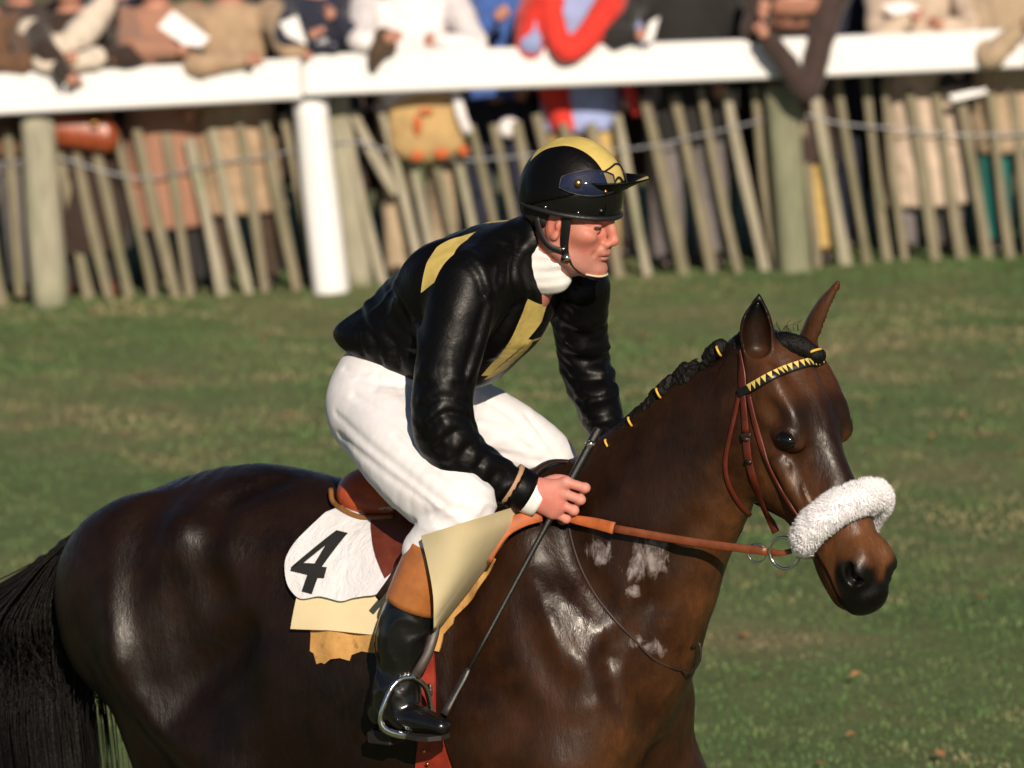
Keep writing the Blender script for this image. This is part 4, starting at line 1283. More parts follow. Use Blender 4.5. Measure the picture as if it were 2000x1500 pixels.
# ------------------------------------------------------------------ helmet
def helmet():
    A = (JF, JR, JU)
    cen = jh(.003, 0, .060)
    gloss = NT('lacquered_shell'); gloss.set(Base_Color=(.004, .004, .0045), Roughness=.1, Specular_IOR_Level=.6)
    gloss.bump(gloss.noise(40, 2), .03, .002)
    def dome(name, rad, mats, cut_lo, cut_hi=None, res=.003, wr=None, inner=None):
        F = Field(cen - .16, cen + .17, res)
        F.ell(cen, rad, A, k=.01)
        for pt, nn in cut_lo: F.cut(pt, nn)
        inn = inner if inner is not None else np.array(rad) - .012
        F.ell(cen - JU * .004, inn, A, k=.002, op='s')
        if wr is not None: F.warp(wr)
        V, Q = F.skin(1)
        return obj(name, V, Q, mats, RIDER)
    # hard shell: lower edge rises over the ears
    rim_n = N(-JU + JF * .02)
    shell = dome('helmet', (.1120, .096, .1180), gloss.m, [(jh(0, 0, .030), rim_n)])
    # rubber rim
    mb = MB(); ring = []
    for i in range(48):
        a = 2 * math.pi * i / 48
        h = -.030 - .0
        rr = math.sqrt(max(0, 1 - (.028 / .118) ** 2))
        ring.append(cen + JF * .1145 * rr * math.cos(a) + JR * .0985 * rr * math.sin(a) - JU * .029)
    mb.tube(ring, .0055, sides=8, closed=True)
    mb.build('rim', simple('black_rubber', (.012, .012, .012), .5, .2), shell)
    # silk cover: black with a yellow centre band
    def wrk(p):
        q = p - cen
        return .0012 * fnoise(p, 45, 3) + .0016 * np.maximum(0, np.sin((q @ JF) * 95 + 3 * fnoise(p, 14, 1))) * np.clip(1 - np.abs(q @ JU - .01) / .05, 0, 1)
    cover = dome('silk_cover', (.1182, .1022, .1245), [MAT_BLACK, MAT_YELLOW], [(jh(.06, 0, .086), N(-JU + JF * .42))], wr=wrk, inner=(.1060, .0900, .1120))
    bm = bmesh.new(); bm.from_mesh(cover.data)
    for wv in (-.047, .047):
        bmesh.ops.bisect_plane(bm, geom=bm.verts[:] + bm.edges[:] + bm.faces[:], dist=1e-5, plane_co=Vector(JC + JR * wv + JU * .0), plane_no=Vector(N(JR + JF * (.18 if wv > 0 else -.18) * 0)))
    for f in bm.faces:
        q = np.array(f.calc_center_median()) - JC
        if abs(q @ JR) < .047 and q @ JF > -.085: f.material_index = 1
    bm.to_mesh(cover.data); bm.free()
    cover.parent = shell; cover.matrix_parent_inverse = Matrix.Identity(4)
    # peak: curved brim tipped upward
    mb = MB(); V = []; F_ = []
    nr, ns = 7, 21
    for layer in (0, 1):
        for i in range(ns):
            th = math.radians(-62 + 124 * i / (ns - 1))
            base = cen + JF * .110 * math.cos(th) + JR * .098 * math.sin(th) + JU * (.030 + .012 * (math.cos(th) - 1) * -1 - .030 * (1 - math.cos(th)))
            ln = .050 * max(0.0, math.cos(th * 1.45)) ** .7 + .004
            for j in range(nr):
                q = j / (nr - 1)
                out = N(JF * (1.0) + JR * math.sin(th) * .25)
                p = base + out * ln * q + JU * (.042 * q - .006 * q * q) - JU * .010 * (math.sin(th) ** 2) * q
                V.append(p - JU * (.0035 if layer else 0))
    for layer in (0, 1):
        b = layer * ns * nr
        for i in range(ns - 1):
            for j in range(nr - 1):
                f = (b + i * nr + j, b + i * nr + j + 1, b + (i + 1) * nr + j + 1, b + (i + 1) * nr + j)
                F_.append(f[::-1] if layer == 0 else f)
    o_ = ns * nr
    for i in range(ns - 1):
        a, b = i * nr + nr - 1, (i + 1) * nr + nr - 1
        F_.append((a, b, b + o_, a + o_))
    mb.add(V, F_)
    pk = mb.build('peak', MAT_BLACK, shell)
    pk.data.materials.append(MAT_YELLOW)
    for k_, p in enumerate(pk.data.polygons):
        i, j = (k_ // (nr - 1)), k_ % (nr - 1)
        if k_ < (ns - 1) * (nr - 1): p.material_index = 1 if (6 <= i < 14 and j > 2) else 0
    # studs
    steel = simple('bright_steel', (.75, .74, .72), .12, .1, 40, .05, metal=1.0)
    for a_, z_ in ((62, -.018), (35, -.010), (100, -.02)):
        th = math.radians(a_)
        rr = math.sqrt(1 - (z_ / .118) ** 2)
        MB().ball(cen + JF * .1135 * rr * math.cos(th) + JR * .0975 * rr * math.sin(th) + JU * z_, .0032, 10, 8).build('stud', steel, shell)
    # goggles pushed up on the cap
    lens = NT('goggle_lens'); lens.set(Base_Color=(.035, .05, .13), Roughness=.08, Alpha=.38, Specular_IOR_Level=.6)
    brass = simple('brass', (.60, .33, .08), .3, .15, metal=1.0)
    rubb = simple('goggle_rubber', (.010, .010, .011), .45, .2)
    def on_cap(th, z_, lift=0.0):
        rr = math.sqrt(max(0.0, 1 - (z_ / .1225) ** 2))
        p = cen + JF * .1182 * rr * math.cos(th) + JR * .1022 * rr * math.sin(th) + JU * z_
        n_ = N(JF * math.cos(th) / .1182 + JR * math.sin(th) / .1022 + JU * z_ / .1225 ** 2 * .12)
        return p + n_ * lift, n_
    gog = None
    for sgn in (1, -1):
        V = []; F_ = []
        nu, nv = 12, 8
        for i in range(nu):
            for j in range(nv):
                u = i / (nu - 1); v = j / (nv - 1)
                th = math.radians(18 + 68 * u) * sgn
                hh = .026 * math.sin(math.pi * min(1, .12 + .80 * u)) ** .6
                z_ = .050 - .010 * u + (v - .45) * 2 * hh
                p, _ = on_cap(th, z_, .004 + .010 * math.sin(math.pi * u) * math.sin(math.pi * v))
                V.append(p)
        for i in range(nu - 1):
            for j in range(nv - 1):
                F_.append((i * nv + j, (i + 1) * nv + j, (i + 1) * nv + j + 1, i * nv + j + 1))
        g = obj('goggle_lens', V, F_, lens.m, shell)
        edge = [V[j] for j in range(nv)] + [V[i * nv + nv - 1] for i in range(1, nu)] + [V[(nu - 1) * nv + j] for j in range(nv - 2, -1, -1)] + [V[i * nv] for i in range(nu - 2, 0, -1)]
        MB().tube(edge, .0016, sides=6, closed=True).build('goggle_trim', rubb, shell)
        p, n_ = on_cap(math.radians(66) * sgn, .046, .014)
        MB().tube([p - n_ * .004, p + n_ * .003], [.0088, .0078], sides=16).build('goggle_rivet', brass, shell)
        p, n_ = on_cap(math.radians(36) * sgn, .034, .010)
        MB().tube([p - n_ * .003, p + n_ * .003], [.004, .0035], sides=12).build('goggle_rivet', brass, shell)
    # goggle bridge loop and elastic
    pb = [on_cap(math.radians(q), z_, .006)[0] for q, z_ in ((26, .030), (17, .055), (8, .060), (0, .045), (-8, .034))]
    MB().tube(pb, .0022, sides=6, n=4).build('goggle_bridge', rubb, shell)
    pb = [on_cap(math.radians(q), z_, .003)[0] for q, z_ in ((40, .066), (20, .078), (0, .084), (-20, .078), (-40, .066))]
    MB().tube(pb, .0022, sides=6, n=4).build('goggle_cord', rubb, shell)
    # chin strap
    stp = NT('strap_web'); stp.set(Base_Color=(.006, .006, .006), Roughness=.5)
    for s in (1, -1):
        out = JR * s
        pts = [jh(.030, s * .083, .034), jh(.030, s * .078, .0), jh(.028, s * .069, -.035), jh(.032, s * .060, -.062), jh(.045, s * .047, -.086), jh(.075, s * .022, -.106), jh(.088, 0, -.110)]
        nr_ = [out, out, out, N(out - JU * .3), N(out * .5 - JU), -JU, -JU]
        MB().strap(pts, nr_, [.022, .021, .019, .016, .014, .014, .014], .003, n=4).build('chin_strap', stp.m, shell)
        pts = [jh(-.040, s * .080, .012), jh(-.026, s * .078, -.022), jh(-.004, s * .074, -.046), jh(.026, s * .068, -.052)]
        MB().strap(pts, [out] * 4, .013, .003, n=4).build('chin_strap', stp.m, shell)
        MB().ball(jh(.028, s * .072, -.046), (.004, .004, .004), 10, 8).build('strap_stud', steel, shell)
        MB().box(jh(.033, s * .064, -.066), (JF, JU, out), (.009, .007, .003)).build('strap_buckle', steel, shell)
    # chin cup
    pts = [jh(.070, .030, -.098), jh(.094, .016, -.100), jh(.100, 0, -.099), jh(.094, -.016, -.100), jh(.070, -.030, -.098)]
    MB().strap(pts, [N(JF * .4 - JU)] * 5, .016, .004, n=4).build('chin_cup', simple('cream_webbing', (.62, .54, .40), .7, .1), shell)
    return shell
HELMET = helmet()
# ================================================================== TACK ON THE HORSE
from mathutils.geometry import delaunay_2d_cdt
def leather(name, col, rough=.42, var=.3, scale=26):
    t = NT(name)
    n = t.noise(scale, 5); n2 = t.noise(420, 3)
    t.set(Base_Color=t.ramp(n, [(.3, tuple(c * (1 - var) for c in col)), (.7, tuple(c * (1 + var) for c in col))]), Roughness=t.range(n, .3, .7, rough - .06, rough + .1), Specular_IOR_Level=.5)
    t.bump(t.math('ADD', t.math('MULTIPLY', n2, .5), n), .22, .0015)
    return t.m
L_RED = leather('saddle_leather', (.40, .072, .022), .38)
L_BRIDLE = leather('bridle_leather', (.085, .013, .006), .4)
L_REIN = leather('rein_leather', (.16, .040, .012), .4)
L_GRIP = leather('rein_rubber', (.42, .105, .028), .62)
L_DARK = leather('dark_strap', (.020, .010, .007), .45)
STEEL = bpy.data.materials['bright_steel']

def side_w(p, default=.27):
    """how far out the coat is at the height and length of p"""
    u, _, z = HB.loc(p)
    h = HBVH.ray_cast(Vector(HB(u, .8, z)), Vector(-HB.r))
    if h[0] is None: return default
    return float((np.array(h[0]) - HB.o) @ HB.r)

def on_coat(x, y, lift=.006, w=None):
    p, n = hsurf(x, y)
    if p is None:
        return J(x, y, .0 if w is None else w), HB.r.copy()
    if n @ (CAM - p) < 0: n = -n
    return p + n * lift, n

def inside(poly, x, y):
    r_ = False
    for i in range(len(poly)):
        (x1, y1), (x2, y2) = poly[i], poly[(i + 1) % len(poly)]
        if (y1 > y) != (y2 > y) and x < (x2 - x1) * (y - y1) / (y2 - y1) + x1: r_ = not r_
    return r_

def fill2d(loops, step):
    """triangles of outline loops (even-odd) with inner points every step"""
    pts, edges = [], []
    for lp in loops:
        d = []
        for i in range(len(lp)):
            a, b = np.array(lp[i]), np.array(lp[(i + 1) % len(lp)])
            k = max(1, int(np.linalg.norm(b - a) / step))
            d += [tuple(a + (b - a) * j / k) for j in range(k)]
        b0 = len(pts); pts += d
        edges += [(b0 + i, b0 + (i + 1) % len(d)) for i in range(len(d))]
    lo, hi = np.min(pts, 0), np.max(pts, 0)
    nb = np.array(pts)
    for i, x in enumerate(np.arange(lo[0] + step * .5, hi[0], step)):
        for y in np.arange(lo[1] + step * (.25 if i % 2 else .75), hi[1], step):
            if sum(inside(lp, x, y) for lp in loops) % 2 and ((nb - (x, y)) ** 2).sum(1).min() > (step * .45) ** 2:
                pts.append((x, y))
    v, e, f, *_ = delaunay_2d_cdt([Vector(p) for p in pts], edges, [], 0, 1e-6)
    v = [tuple(q) for q in v]
    out = []
    for t in f:
        c = np.mean([v[i] for i in t], 0)
        if sum(inside(lp, *c) for lp in loops) % 2: out.append(tuple(t))
    return v, out

def sheet(V, F, nrm, thick):
    """give a draped surface its thickness"""
    V = np.array(V); n = len(V)
    W = np.vstack([V, V - nrm * thick, V, V - nrm * thick])
    cnt = {}
    for f in F:
        for i in range(len(f)):
            e = (f[i], f[(i + 1) % len(f)]); cnt[e] = 1
    G = [tuple(f) for f in F] + [tuple(i + n for i in f[::-1]) for f in F]
    for (a, b) in cnt:
        if (b, a) not in cnt: G.append((b + 2 * n, a + 2 * n, a + 3 * n, b + 3 * n))
    return W, G

def smooth_loop(px, n=4):
    a = np.array(px, float)
    a = np.vstack([a, a[0]])
    return [tuple(q) for q in catmull(a, n)[:-1]]

def drape(name, px, lift, thick, mat, parent, step=.014, wave=None, rounded=True, extra=None, guess=.22, loops2=None):
    """a sheet lying on the horse's side; outline given where the photograph shows it"""
    def to_uz(q):
        p, n = hsurf(*q)
        if p is None: p = J(q[0], q[1], guess)
        l = HB.loc(p + HB.r * lift)
        return (l[0], l[2])
    loops = [[to_uz(q) for q in (smooth_loop(px) if rounded else px)]] + [[to_uz(q) for q in l2] for l2 in (loops2 or [])]
    v, f = fill2d(loops, step)
    V = []
    for u, z in v:
        w = side_w(HB(u, 0, z), .12)
        w += lift + (wave(u, z) if wave else 0)
        if extra: w = extra(u, z, w)
        V.append(HB(u, w, z))
    V = np.array(V)
    if f:
        a, b, c = (V[[t[i] for t in f]] for i in range(3))
        if np.cross(b - a, c - a).mean(0) @ HB.r < 0: f = [t[::-1] for t in f]
    W, G = sheet(V, f, HB.r, thick)
    return obj(name, W, G, mat, parent), (loops[0], V)

# ---- number cloth
white_cloth = NT('number_cloth_white')
_n = white_cloth.noise(700, 2)
white_cloth.set(Base_Color=white_cloth.ramp(white_cloth.noise(12, 4), [(.3, (.64, .64, .68)), (.7, (.72, .72, .75))]), Roughness=.8)
white_cloth.bump(white_cloth.math('ADD', white_cloth.math('MULTIPLY', _n, .1), white_cloth.noise(17, 4, dist=1.6)), .6, .014)
def cloth_wave(u, z):
    p = np.array([[u * 1.0, 0.0, z * 1.0]])
    return float(.011 * math.sin(48 * (u * .85 + z * .35) + 2 * fnoise(p, 9)[0]) * max(0, fnoise(p, 7, 2.0)[0]) + .004 * fnoise(p, 16, 1.0)[0])
NUMCLOTH = thing('number_cloth', B(-.2, .29, -.1), 'white cloth with the black number 4 hanging behind the saddle flap', 'number cloth')
NC_PX = [(652, 994), (618, 1026), (588, 1058), (572, 1090), (574, 1126), (585, 1149), (604, 1163), (637, 1158), (655, 1161), (681, 1168), (704, 1162), (727, 1158), (751, 1154), (768, 1135), (800, 1110), (810, 1040), (770, 990), (710, 975)]
drape('cloth', NC_PX, .034, .003, white_cloth.m, NUMCLOTH, .012, cloth_wave)
def c5(x, y): return (540 + x / 2.679, 880 + y / 2.679)
FOUR = [c5(*q) for q in ((357, 400), (416, 415), (283, 590), (308, 593), (294, 650), (262, 648), (232, 732), (178, 718), (208, 632), (117, 612), (122, 592))]
HOLE = [c5(*q) for q in ((188, 570), (246, 573), (302, 478))]
INK = simple('black_ink', (.008, .008, .008), .7, .2)
drape('numeral', FOUR, .0365, .0015, INK, NUMCLOTH, .007, cloth_wave, rounded=False, loops2=[HOLE])

# ---- foam pad
foam = NT('cream_foam')
_n = foam.noise(900, 2)
foam.set(Base_Color=foam.ramp(foam.noise(6, 4), [(.3, (.60, .50, .30)), (.7, (.70, .60, .38))]), Roughness=.9)
foam.bump(_n, .35, .0015)
PAD = thing('saddle_pad', B(0, .29, -.15), 'cream foam pad under the saddle, its front corner curling over the knee', 'saddle pad')
drape('pad', [(640, 1005), (600, 1120), (578, 1224), (650, 1227), (750, 1238), (840, 1226), (900, 1172), (968, 1088), (1012, 1020), (1030, 985), (930, 965), (780, 975)], .020, .014, foam.m, PAD, .016,
      lambda u, z: .003 * math.sin(14 * u + 5 * z), rounded=False)
def pad_front():
    left = [(822, 1047, .385), (836, 1105, .392), (846, 1165, .388), (847, 1226, .372)]
    right = [(1034, 980), (1018, 1020), (970, 1090), (862, 1232)]
    L_ = catmull([J(*q) for q in left], 8)
    Rr = []
    for x, y in right:
        p, n = on_coat(x, y, 0); Rr.append(p + HB.r * .032)
    Rr = catmull(Rr, 8)
    m, k = len(L_), 18
    V = []
    for i in range(m):
        for j in range(k):
            t = j / (k - 1)
            p = L_[i] * (1 - t) + Rr[i] * t
            sag = math.sin(math.pi * t)
            w_ = float((p - HB.o) @ HB.r) + (.02 + .10 * (1 - i / (m - 1)) ** 1.5) * sag
            p = HB.px(*PX(p), w_)
            V.append(p)
    F = [(i * k + j, i * k + j + 1, (i + 1) * k + j + 1, (i + 1) * k + j) for i in range(m - 1) for j in range(k - 1)]
    a, b, c = V[F[0][0]], V[F[0][1]], V[F[0][2]]
    nn = HB.r
    if np.cross(b - a, c - a) @ nn < 0: F = [f[::-1] for f in F]
    W, G = sheet(V, F, nn, .012)
    obj('front_flap', W, G, foam.m, PAD)
pad_front()

# ---- chamois leather showing under the pad
cham = NT('chamois_leather')
_n = cham.noise(24, 5)
cham.set(Base_Color=cham.mix(cham.range(cham.noise(40, 3), .58, .7, 0, .6), cham.ramp(_n, [(.3, (.40, .20, .055)), (.7, (.56, .32, .10))]), (.20, .08, .03)), Roughness=.85)
cham.bump(cham.noise(30, 5, dist=1.0), .5, .006)
CHAM = thing('chamois_cloth', B(-.1, .29, -.3), 'ragged yellow chamois leather showing below the foam pad', 'chamois')
def cham_wave(u, z): return .006 * math.sin(60 * u + 8 * z)
drape('rear_edge', [c5(*q) for q in ((170, 880), (182, 960), (178, 1048), (196, 1060), (212, 1116), (240, 1106), (262, 1112), (300, 1084), (345, 1080), (388, 1098), (396, 1068), (450, 1048), (525, 1052), (560, 940), (560, 880), (360, 860))], .008, .003, cham.m, CHAM, .012, cham_wave, rounded=False)
drape('front_edge', [(962, 1082), (973, 1091), (928, 1166), (893, 1204), (890, 1216), (868, 1238), (862, 1271), (845, 1266), (838, 1287), (826, 1262), (836, 1245), (830, 1226), (850, 1205), (900, 1150)], .010, .004, cham.m, CHAM, .010,
      lambda u, z: .004 * math.sin(70 * u + 40 * z), rounded=False)

# ---- saddle
SADDLE = thing('racing_saddle', B(-.05, 0, 0), 'small red leather racing saddle under the rider', 'saddle')
def saddle():
    F = Field(J(840, 975) - np.array([.35, .30, .16]), J(840, 975) + np.array([.30, .30, .16]), .0048)
    st = [((690, 922), (704, 1002), .065), ((712, 913), (728, 1010), .108), ((752, 924), (762, 1014), .118), ((805, 950), (810, 1012), .104), ((880, 962), (885, 1005), .075), ((945, 942), (955, 1000), .06), ((985, 925), (1000, 990), .05)]
    F.loft([(J(*t), J(*b), h, .0) for t, b, h in st], HB.r, k=.02, n=4, cap=.8)
    V, Q = F.skin(2)
    seat = obj('seat', V, Q, L_RED, SADDLE)
    # welt round the near edge of the seat
    w = [J(646, 955, .09), J(652, 982, .11), J(690, 1006, .128), J(726, 1012, .128), J(770, 1010, .118)]
    MB().tube(w, .006, sides=8, n=5).build('welt', leather('welt_leather', (.20, .085, .02), .5), SADDLE)
    drape('flap', [(718, 1000), (742, 1006), (744, 1040), (752, 1080), (770, 1122), (786, 1108), (812, 1078), (840, 1050), (900, 1010), (1000, 985), (1015, 955), (940, 955), (820, 975)], .040, .005, leather('flap_leather', (.115, .022, .010), .45), SADDLE, .014, rounded=False)
    drape('girth', [(834, 1235), (848, 1235), (853, 1320), (853, 1392), (866, 1440), (888, 1510), (905, 1640), (824, 1640), (818, 1470), (828, 1400), (826, 1330)], .010, .007, leather('girth_leather', (.26, .026, .012), .45), SADDLE, .016, rounded=False)
    for x, y in ((840, 1378), (838, 1462), (846, 1485)):
        p, n = on_coat(x, y, .020)
        MB().ball(p, .0045, 10, 8).build('girth_stud', bpy.data.materials['brass'], SADDLE)
    p, n = on_coat(846, 1345, .022)
    MB().box(p, (HB.r, HB.f, HB.k), (.004, .006, .012), .002).build('buckle', STEEL, SADDLE)
    # stirrup leather and iron
    MB().strap([J(780, 1105, .315), J(762, 1135, .335), J(738, 1168, .33)], [HB.r] * 3, .014, .004, n=4).build('leather_end', L_DARK, SADDLE)
    MB().strap([J(760, 1150, .325), J(775, 1168, .33)], [HB.r] * 2, .024, .004, n=3).build('leather_keeper', L_DARK, SADDLE)
    MB().strap([J(830, 1120, .30), J(850, 1210, .31), J(838, 1270, .335), J(822, 1302, .352), J(810, 1322, .36)], [N(HB.r + HB.f * .5)] * 5, .022, .004, n=5).build('stirrup_leather', L_DARK, SADDLE)
    ring = [J(806, 1322, .362), J(783, 1326, .385), J(764, 1345, .405), J(750, 1376, .42), J(743, 1405, .425), J(752, 1424, .42), J(778, 1434, .40), J(812, 1436, .365), J(838, 1424, .325), J(842, 1398, .315), J(838, 1366, .318), J(828, 1338, .335)]
    r_ = [.0075, .0065, .006, .0058, .0062, .008, .009, .009, .008, .006, .006, .0065]
    a = catmull([list(p) + [q] for p, q in zip(ring + ring[:1], r_ + r_[:1])], 4)[:-1]
    MB().tube(a[:, :3], a[:, 3], sides=10, closed=True).build('stirrup_iron', STEEL, SADDLE)
    return seat
saddle()

# ---- neck strap
NSTRAP = thing('neck_strap', B(.45, .1, -.1), 'thin dark leather neck strap running down to the horse breast', 'strap')
pts, nr = [], []
for x, y in ((1108, 1010), (1118, 1060), (1136, 1112), (1165, 1165), (1205, 1215), (1240, 1250), (1275, 1285), (1310, 1303), (1338, 1311)):
    p, n = on_coat(x, y, .001); pts.append(p); nr.append(n)
MB().strap(pts, nr, .0055, .0025, n=5).build('near_strap', leather('strap_leather', (.026, .011, .006), .6), NSTRAP)
p0, n0 = on_coat(1330, 1310, .004); p1, n1 = on_coat(1348, 1262, .006)
MB().tube([p0, p0 + HB.f * .020 + HB.k * .0, (p0 + p1) / 2 + HB.f * .030, p1 + HB.f * .018 + HB.k * .01, p1], .0032, sides=8, n=5).build('loop', L_DARK, NSTRAP)
MB().strap([J(1036, 936, .10), J(1052, 918, .075), J(1075, 905, .045), J(1100, 903, .02), J(1124, 908, .0), J(1150, 925, -.03)], [HB.k] * 6, .022, .006, n=5).build('withers_strap', L_DARK, NSTRAP)

# ---- bridle
BRIDLE = thing('bridle', POLL, 'red brown leather bridle with a yellow and black browband and white sheepskin noseband', 'bridle')
def coat_strap(name, px, width, mat, lift=.003, thick=.003, n=5, parent=None):
    pts, nr = [], []
    for x, y in px:
        p, n_ = on_coat(x, y, lift); pts.append(p); nr.append(n_)
    return MB().strap(pts, nr, width, thick, n=n).build(name, mat, parent or BRIDLE)
coat_strap('head_piece', [(1449, 686), (1450, 705), (1452, 735), (1453, 764)], .022, L_BRIDLE)
coat_strap('cheek_piece', [(1453, 764), (1456, 800), (1459, 845)], .016, L_BRIDLE, .004)
coat_strap('cheek_piece', [(1459, 850), (1464, 895), (1476, 940), (1492, 985), (1506, 1018), (1516, 1040)], .018, L_BRIDLE, .004)
coat_strap('cheek_keeper', [(1452, 852), (1460, 849), (1470, 849)], .010, L_DARK, .007)
for x, y in ((1460, 856), (1467, 900)):
    p, n = on_coat(x, y, .010)
    MB().box(p, (N(np.cross(n, HB.k)), n, HB.k), (.008, .002, .0035)).build('cheek_buckle', L_DARK, BRIDLE)
coat_strap('noseband_strap', [(1464, 770), (1474, 815), (1486, 860), (1502, 905), (1524, 950), (1545, 985), (1562, 1010)], .013, L_BRIDLE, .003)
coat_strap('throat_lash', [(1447, 768), (1440, 800), (1431, 840), (1422, 880), (1419, 915), (1426, 948), (1444, 982), (1462, 1004)], .010, L_BRIDLE, .004)
# browband with its triangles
bb = catmull([(1446, 769), (1475, 754), (1510, 735), (1545, 720), (1580, 710), (1606, 704)], 8)
bpts, bn = [], []
for x, y in bb:
    p, n = on_coat(x, y, .004)
    bpts.append(p); bn.append(n)
for _ in range(3):
    for i in range(1, len(bpts) - 1):
        bpts[i] = (bpts[i - 1] + bpts[i] * 2 + bpts[i + 1]) / 4; bn[i] = N(bn[i - 1] + bn[i] * 2 + bn[i + 1])
BB = MB().strap(bpts, bn, .0185, .005).build('browband', simple('black_ribbon', (.008, .008, .009), .4, .2), BRIDLE)
yel = simple('yellow_ribbon', (.68, .52, .14), .45, .1)
acc = [0]
for i in range(1, len(bpts)): acc.append(acc[-1] + np.linalg.norm(bpts[i] - bpts[i - 1]))
acc = np.array(acc); bp_, bn_ = np.array(bpts), np.array(bn)
at = lambda s: np.array([np.interp(s, acc, bp_[:, k]) for k in range(3)])
atn = lambda s: N(np.array([np.interp(s, acc, bn_[:, k]) for k in range(3)]))
nt = 16; s0 = .034; dl = (acc[-1] - s0) / nt
for k in range(nt):
    sa, sb = s0 + dl * (k + .06), s0 + dl * (k + .94)
    a, b = at(sa), at(sb); t = N(b - a); n = atn((sa + sb) / 2); up = np.cross(n, t); up = up if up[2] > 0 else -up
    q = [a + up * .0085, b + up * .0085, (a + b) / 2 - up * .0075]
    V = [x + n * .0048 for x in q] + [x + n * .0065 for x in q]
    obj('triangle', V, [(0, 2, 1), (3, 4, 5), (0, 1, 4, 3), (1, 2, 5, 4), (2, 0, 3, 5)], yel, BB, smooth=False)
# sheepskin noseband
def sheepskin():
    path = [hd(.425, .098, .084), hd(.412, .076, .090), hd(.398, .040, .090), hd(.386, .0, .068), hd(.380, -.026, .025), hd(.380, -.028, -.020), hd(.384, -.010, -.058), hd(.398, .030, -.080), hd(.42, .075, -.085)]
    rad = [.022, .032, .036, .037, .037, .037, .035, .031, .022]
    a = catmull([list(p) + [r_] for p, r_ in zip(path, rad)], 6)
    F = Field(a[:, :3].min(0) - .06, a[:, :3].max(0) + .06, .004)
    F.chain(a[::2, :3], a[::2, 3] * .86, k=.01, n=2)
    F.warp(lambda p: .003 * fnoise(p, 55, 2) + .002 * fnoise(p, 120, 1))
    V, Q = F.skin(1)
    t = NT('white_fleece'); t.set(Base_Color=t.ramp(t.noise(50, 4), [(.3, (.90, .89, .93)), (.7, (.97, .96, .99))]), Roughness=.9)
    t.b.inputs['Sheen Weight'].default_value = .3
    o = obj('sheepskin', V, Q, t.m, BRIDLE)
    # pile: short curved tapering locks
    rg = np.random.default_rng(3)
    me = o.data
    nv = np.empty(len(V) * 3, np.float32); me.vertices.foreach_get('normal', nv); nv = nv.reshape(-1, 3)
    idx = rg.integers(0, len(V), 24000)
    p = V[idx] + rg.normal(0, .0012, (len(idx), 3)); n = nv[idx]
    clump = np.stack([fnoise(p, 110, k * 3.1) for k in range(3)], 1)
    d = n * .9 + clump * .25 + rg.normal(0, .13, p.shape) + np.array([0, 0, -.08])
    d /= np.linalg.norm(d, axis=1)[:, None]
    d2 = d + clump * .5 + rg.normal(0, .25, p.shape) + np.array([0, 0, -.25]); d2 /= np.linalg.norm(d2, axis=1)[:, None]
    L_ = rg.uniform(.006, .0115, len(p))[:, None]; wd = rg.uniform(.0004, .0008, len(p))[:, None]
    s1 = np.cross(d, rg.normal(0, 1, p.shape)); s1 /= np.linalg.norm(s1, axis=1)[:, None]
    s2 = np.cross(d, s1)
    ringv = []
    for c, f in ((p - n * .002, 1.0), (p + d * L_ * .55, .8)):
        for k in range(3):
            an = 2 * math.pi * k / 3
            ringv.append(c + (s1 * math.cos(an) + s2 * math.sin(an)) * wd * f)
    tip = p + d * L_ * .55 + d2 * L_ * .5
    VV = np.stack(ringv + [tip], 1).reshape(-1, 3)
    base = np.arange(len(p))[:, None] * 7
    F4 = np.concatenate([base + np.array([k, (k + 1) % 3, 3 + (k + 1) % 3, 3 + k]) for k in range(3)], 0)
    F3 = np.concatenate([base + np.array([3 + k, 3 + (k + 1) % 3, 6]) for k in range(3)], 0)
    me2 = bpy.data.meshes.new('fleece_pile')
    VV = VV.astype(np.float32)
    me2.vertices.add(len(VV)); me2.vertices.foreach_set('co', VV.ravel())
    li = np.concatenate([F4.ravel(), F3.ravel()]).astype(np.int32)
    ls = np.concatenate([np.arange(len(F4)) * 4, len(F4) * 4 + np.arange(len(F3)) * 3]).astype(np.int32)
    me2.loops.add(len(li)); me2.loops.foreach_set('vertex_index', li)
    me2.polygons.add(len(ls)); me2.polygons.foreach_set('loop_start', ls); me2.polygons.foreach_set('use_smooth', np.ones(len(ls), bool))
    me2.update(calc_edges=True)
    pl = link('fleece_pile', me2, t.m, o); pl['kind'] = 'stuff'
sheepskin()
# bit: rings and cheek of the mouthpiece
def ring_at(name, c, r_, tk, n_, parent=BRIDLE):
    n_ = N(n_); e1 = N(np.cross(n_, HB.k)); e2 = np.cross(n_, e1)
    return MB().tube([c + (e1 * math.cos(a) + e2 * math.sin(a)) * r_ for a in np.linspace(0, 2 * math.pi, 40, endpoint=False)], tk, sides=8, closed=True).build(name, STEEL, parent)
_pm, _nm = on_coat(1582, 1086, .004)
MOUTH = hd(.478, .112, .062)
BITC = HH.px(1532, 1080, float((MOUTH - HH.o) @ HH.r) + .030)
ring_at('bit_ring', BITC, .0335, .0036, N(HH.r * .9 + HH.f * .35))
MB().tube([HH.px(1556, 1085, float((MOUTH - HH.o) @ HH.r) + .028), HH.px(1572, 1087, float((MOUTH - HH.o) @ HH.r) + .018), HH.px(1592, 1086, float((MOUTH - HH.o) @ HH.r) - .004)], [.005, .0065, .006], sides=12, n=4).build('mouthpiece', STEEL, BRIDLE)
FBIT = hd(.478, .112, -.085)
ring_at('bit_ring', FBIT - HH.f * .02, .0335, .0030, N(HH.r * -.9 + HH.f * .35))
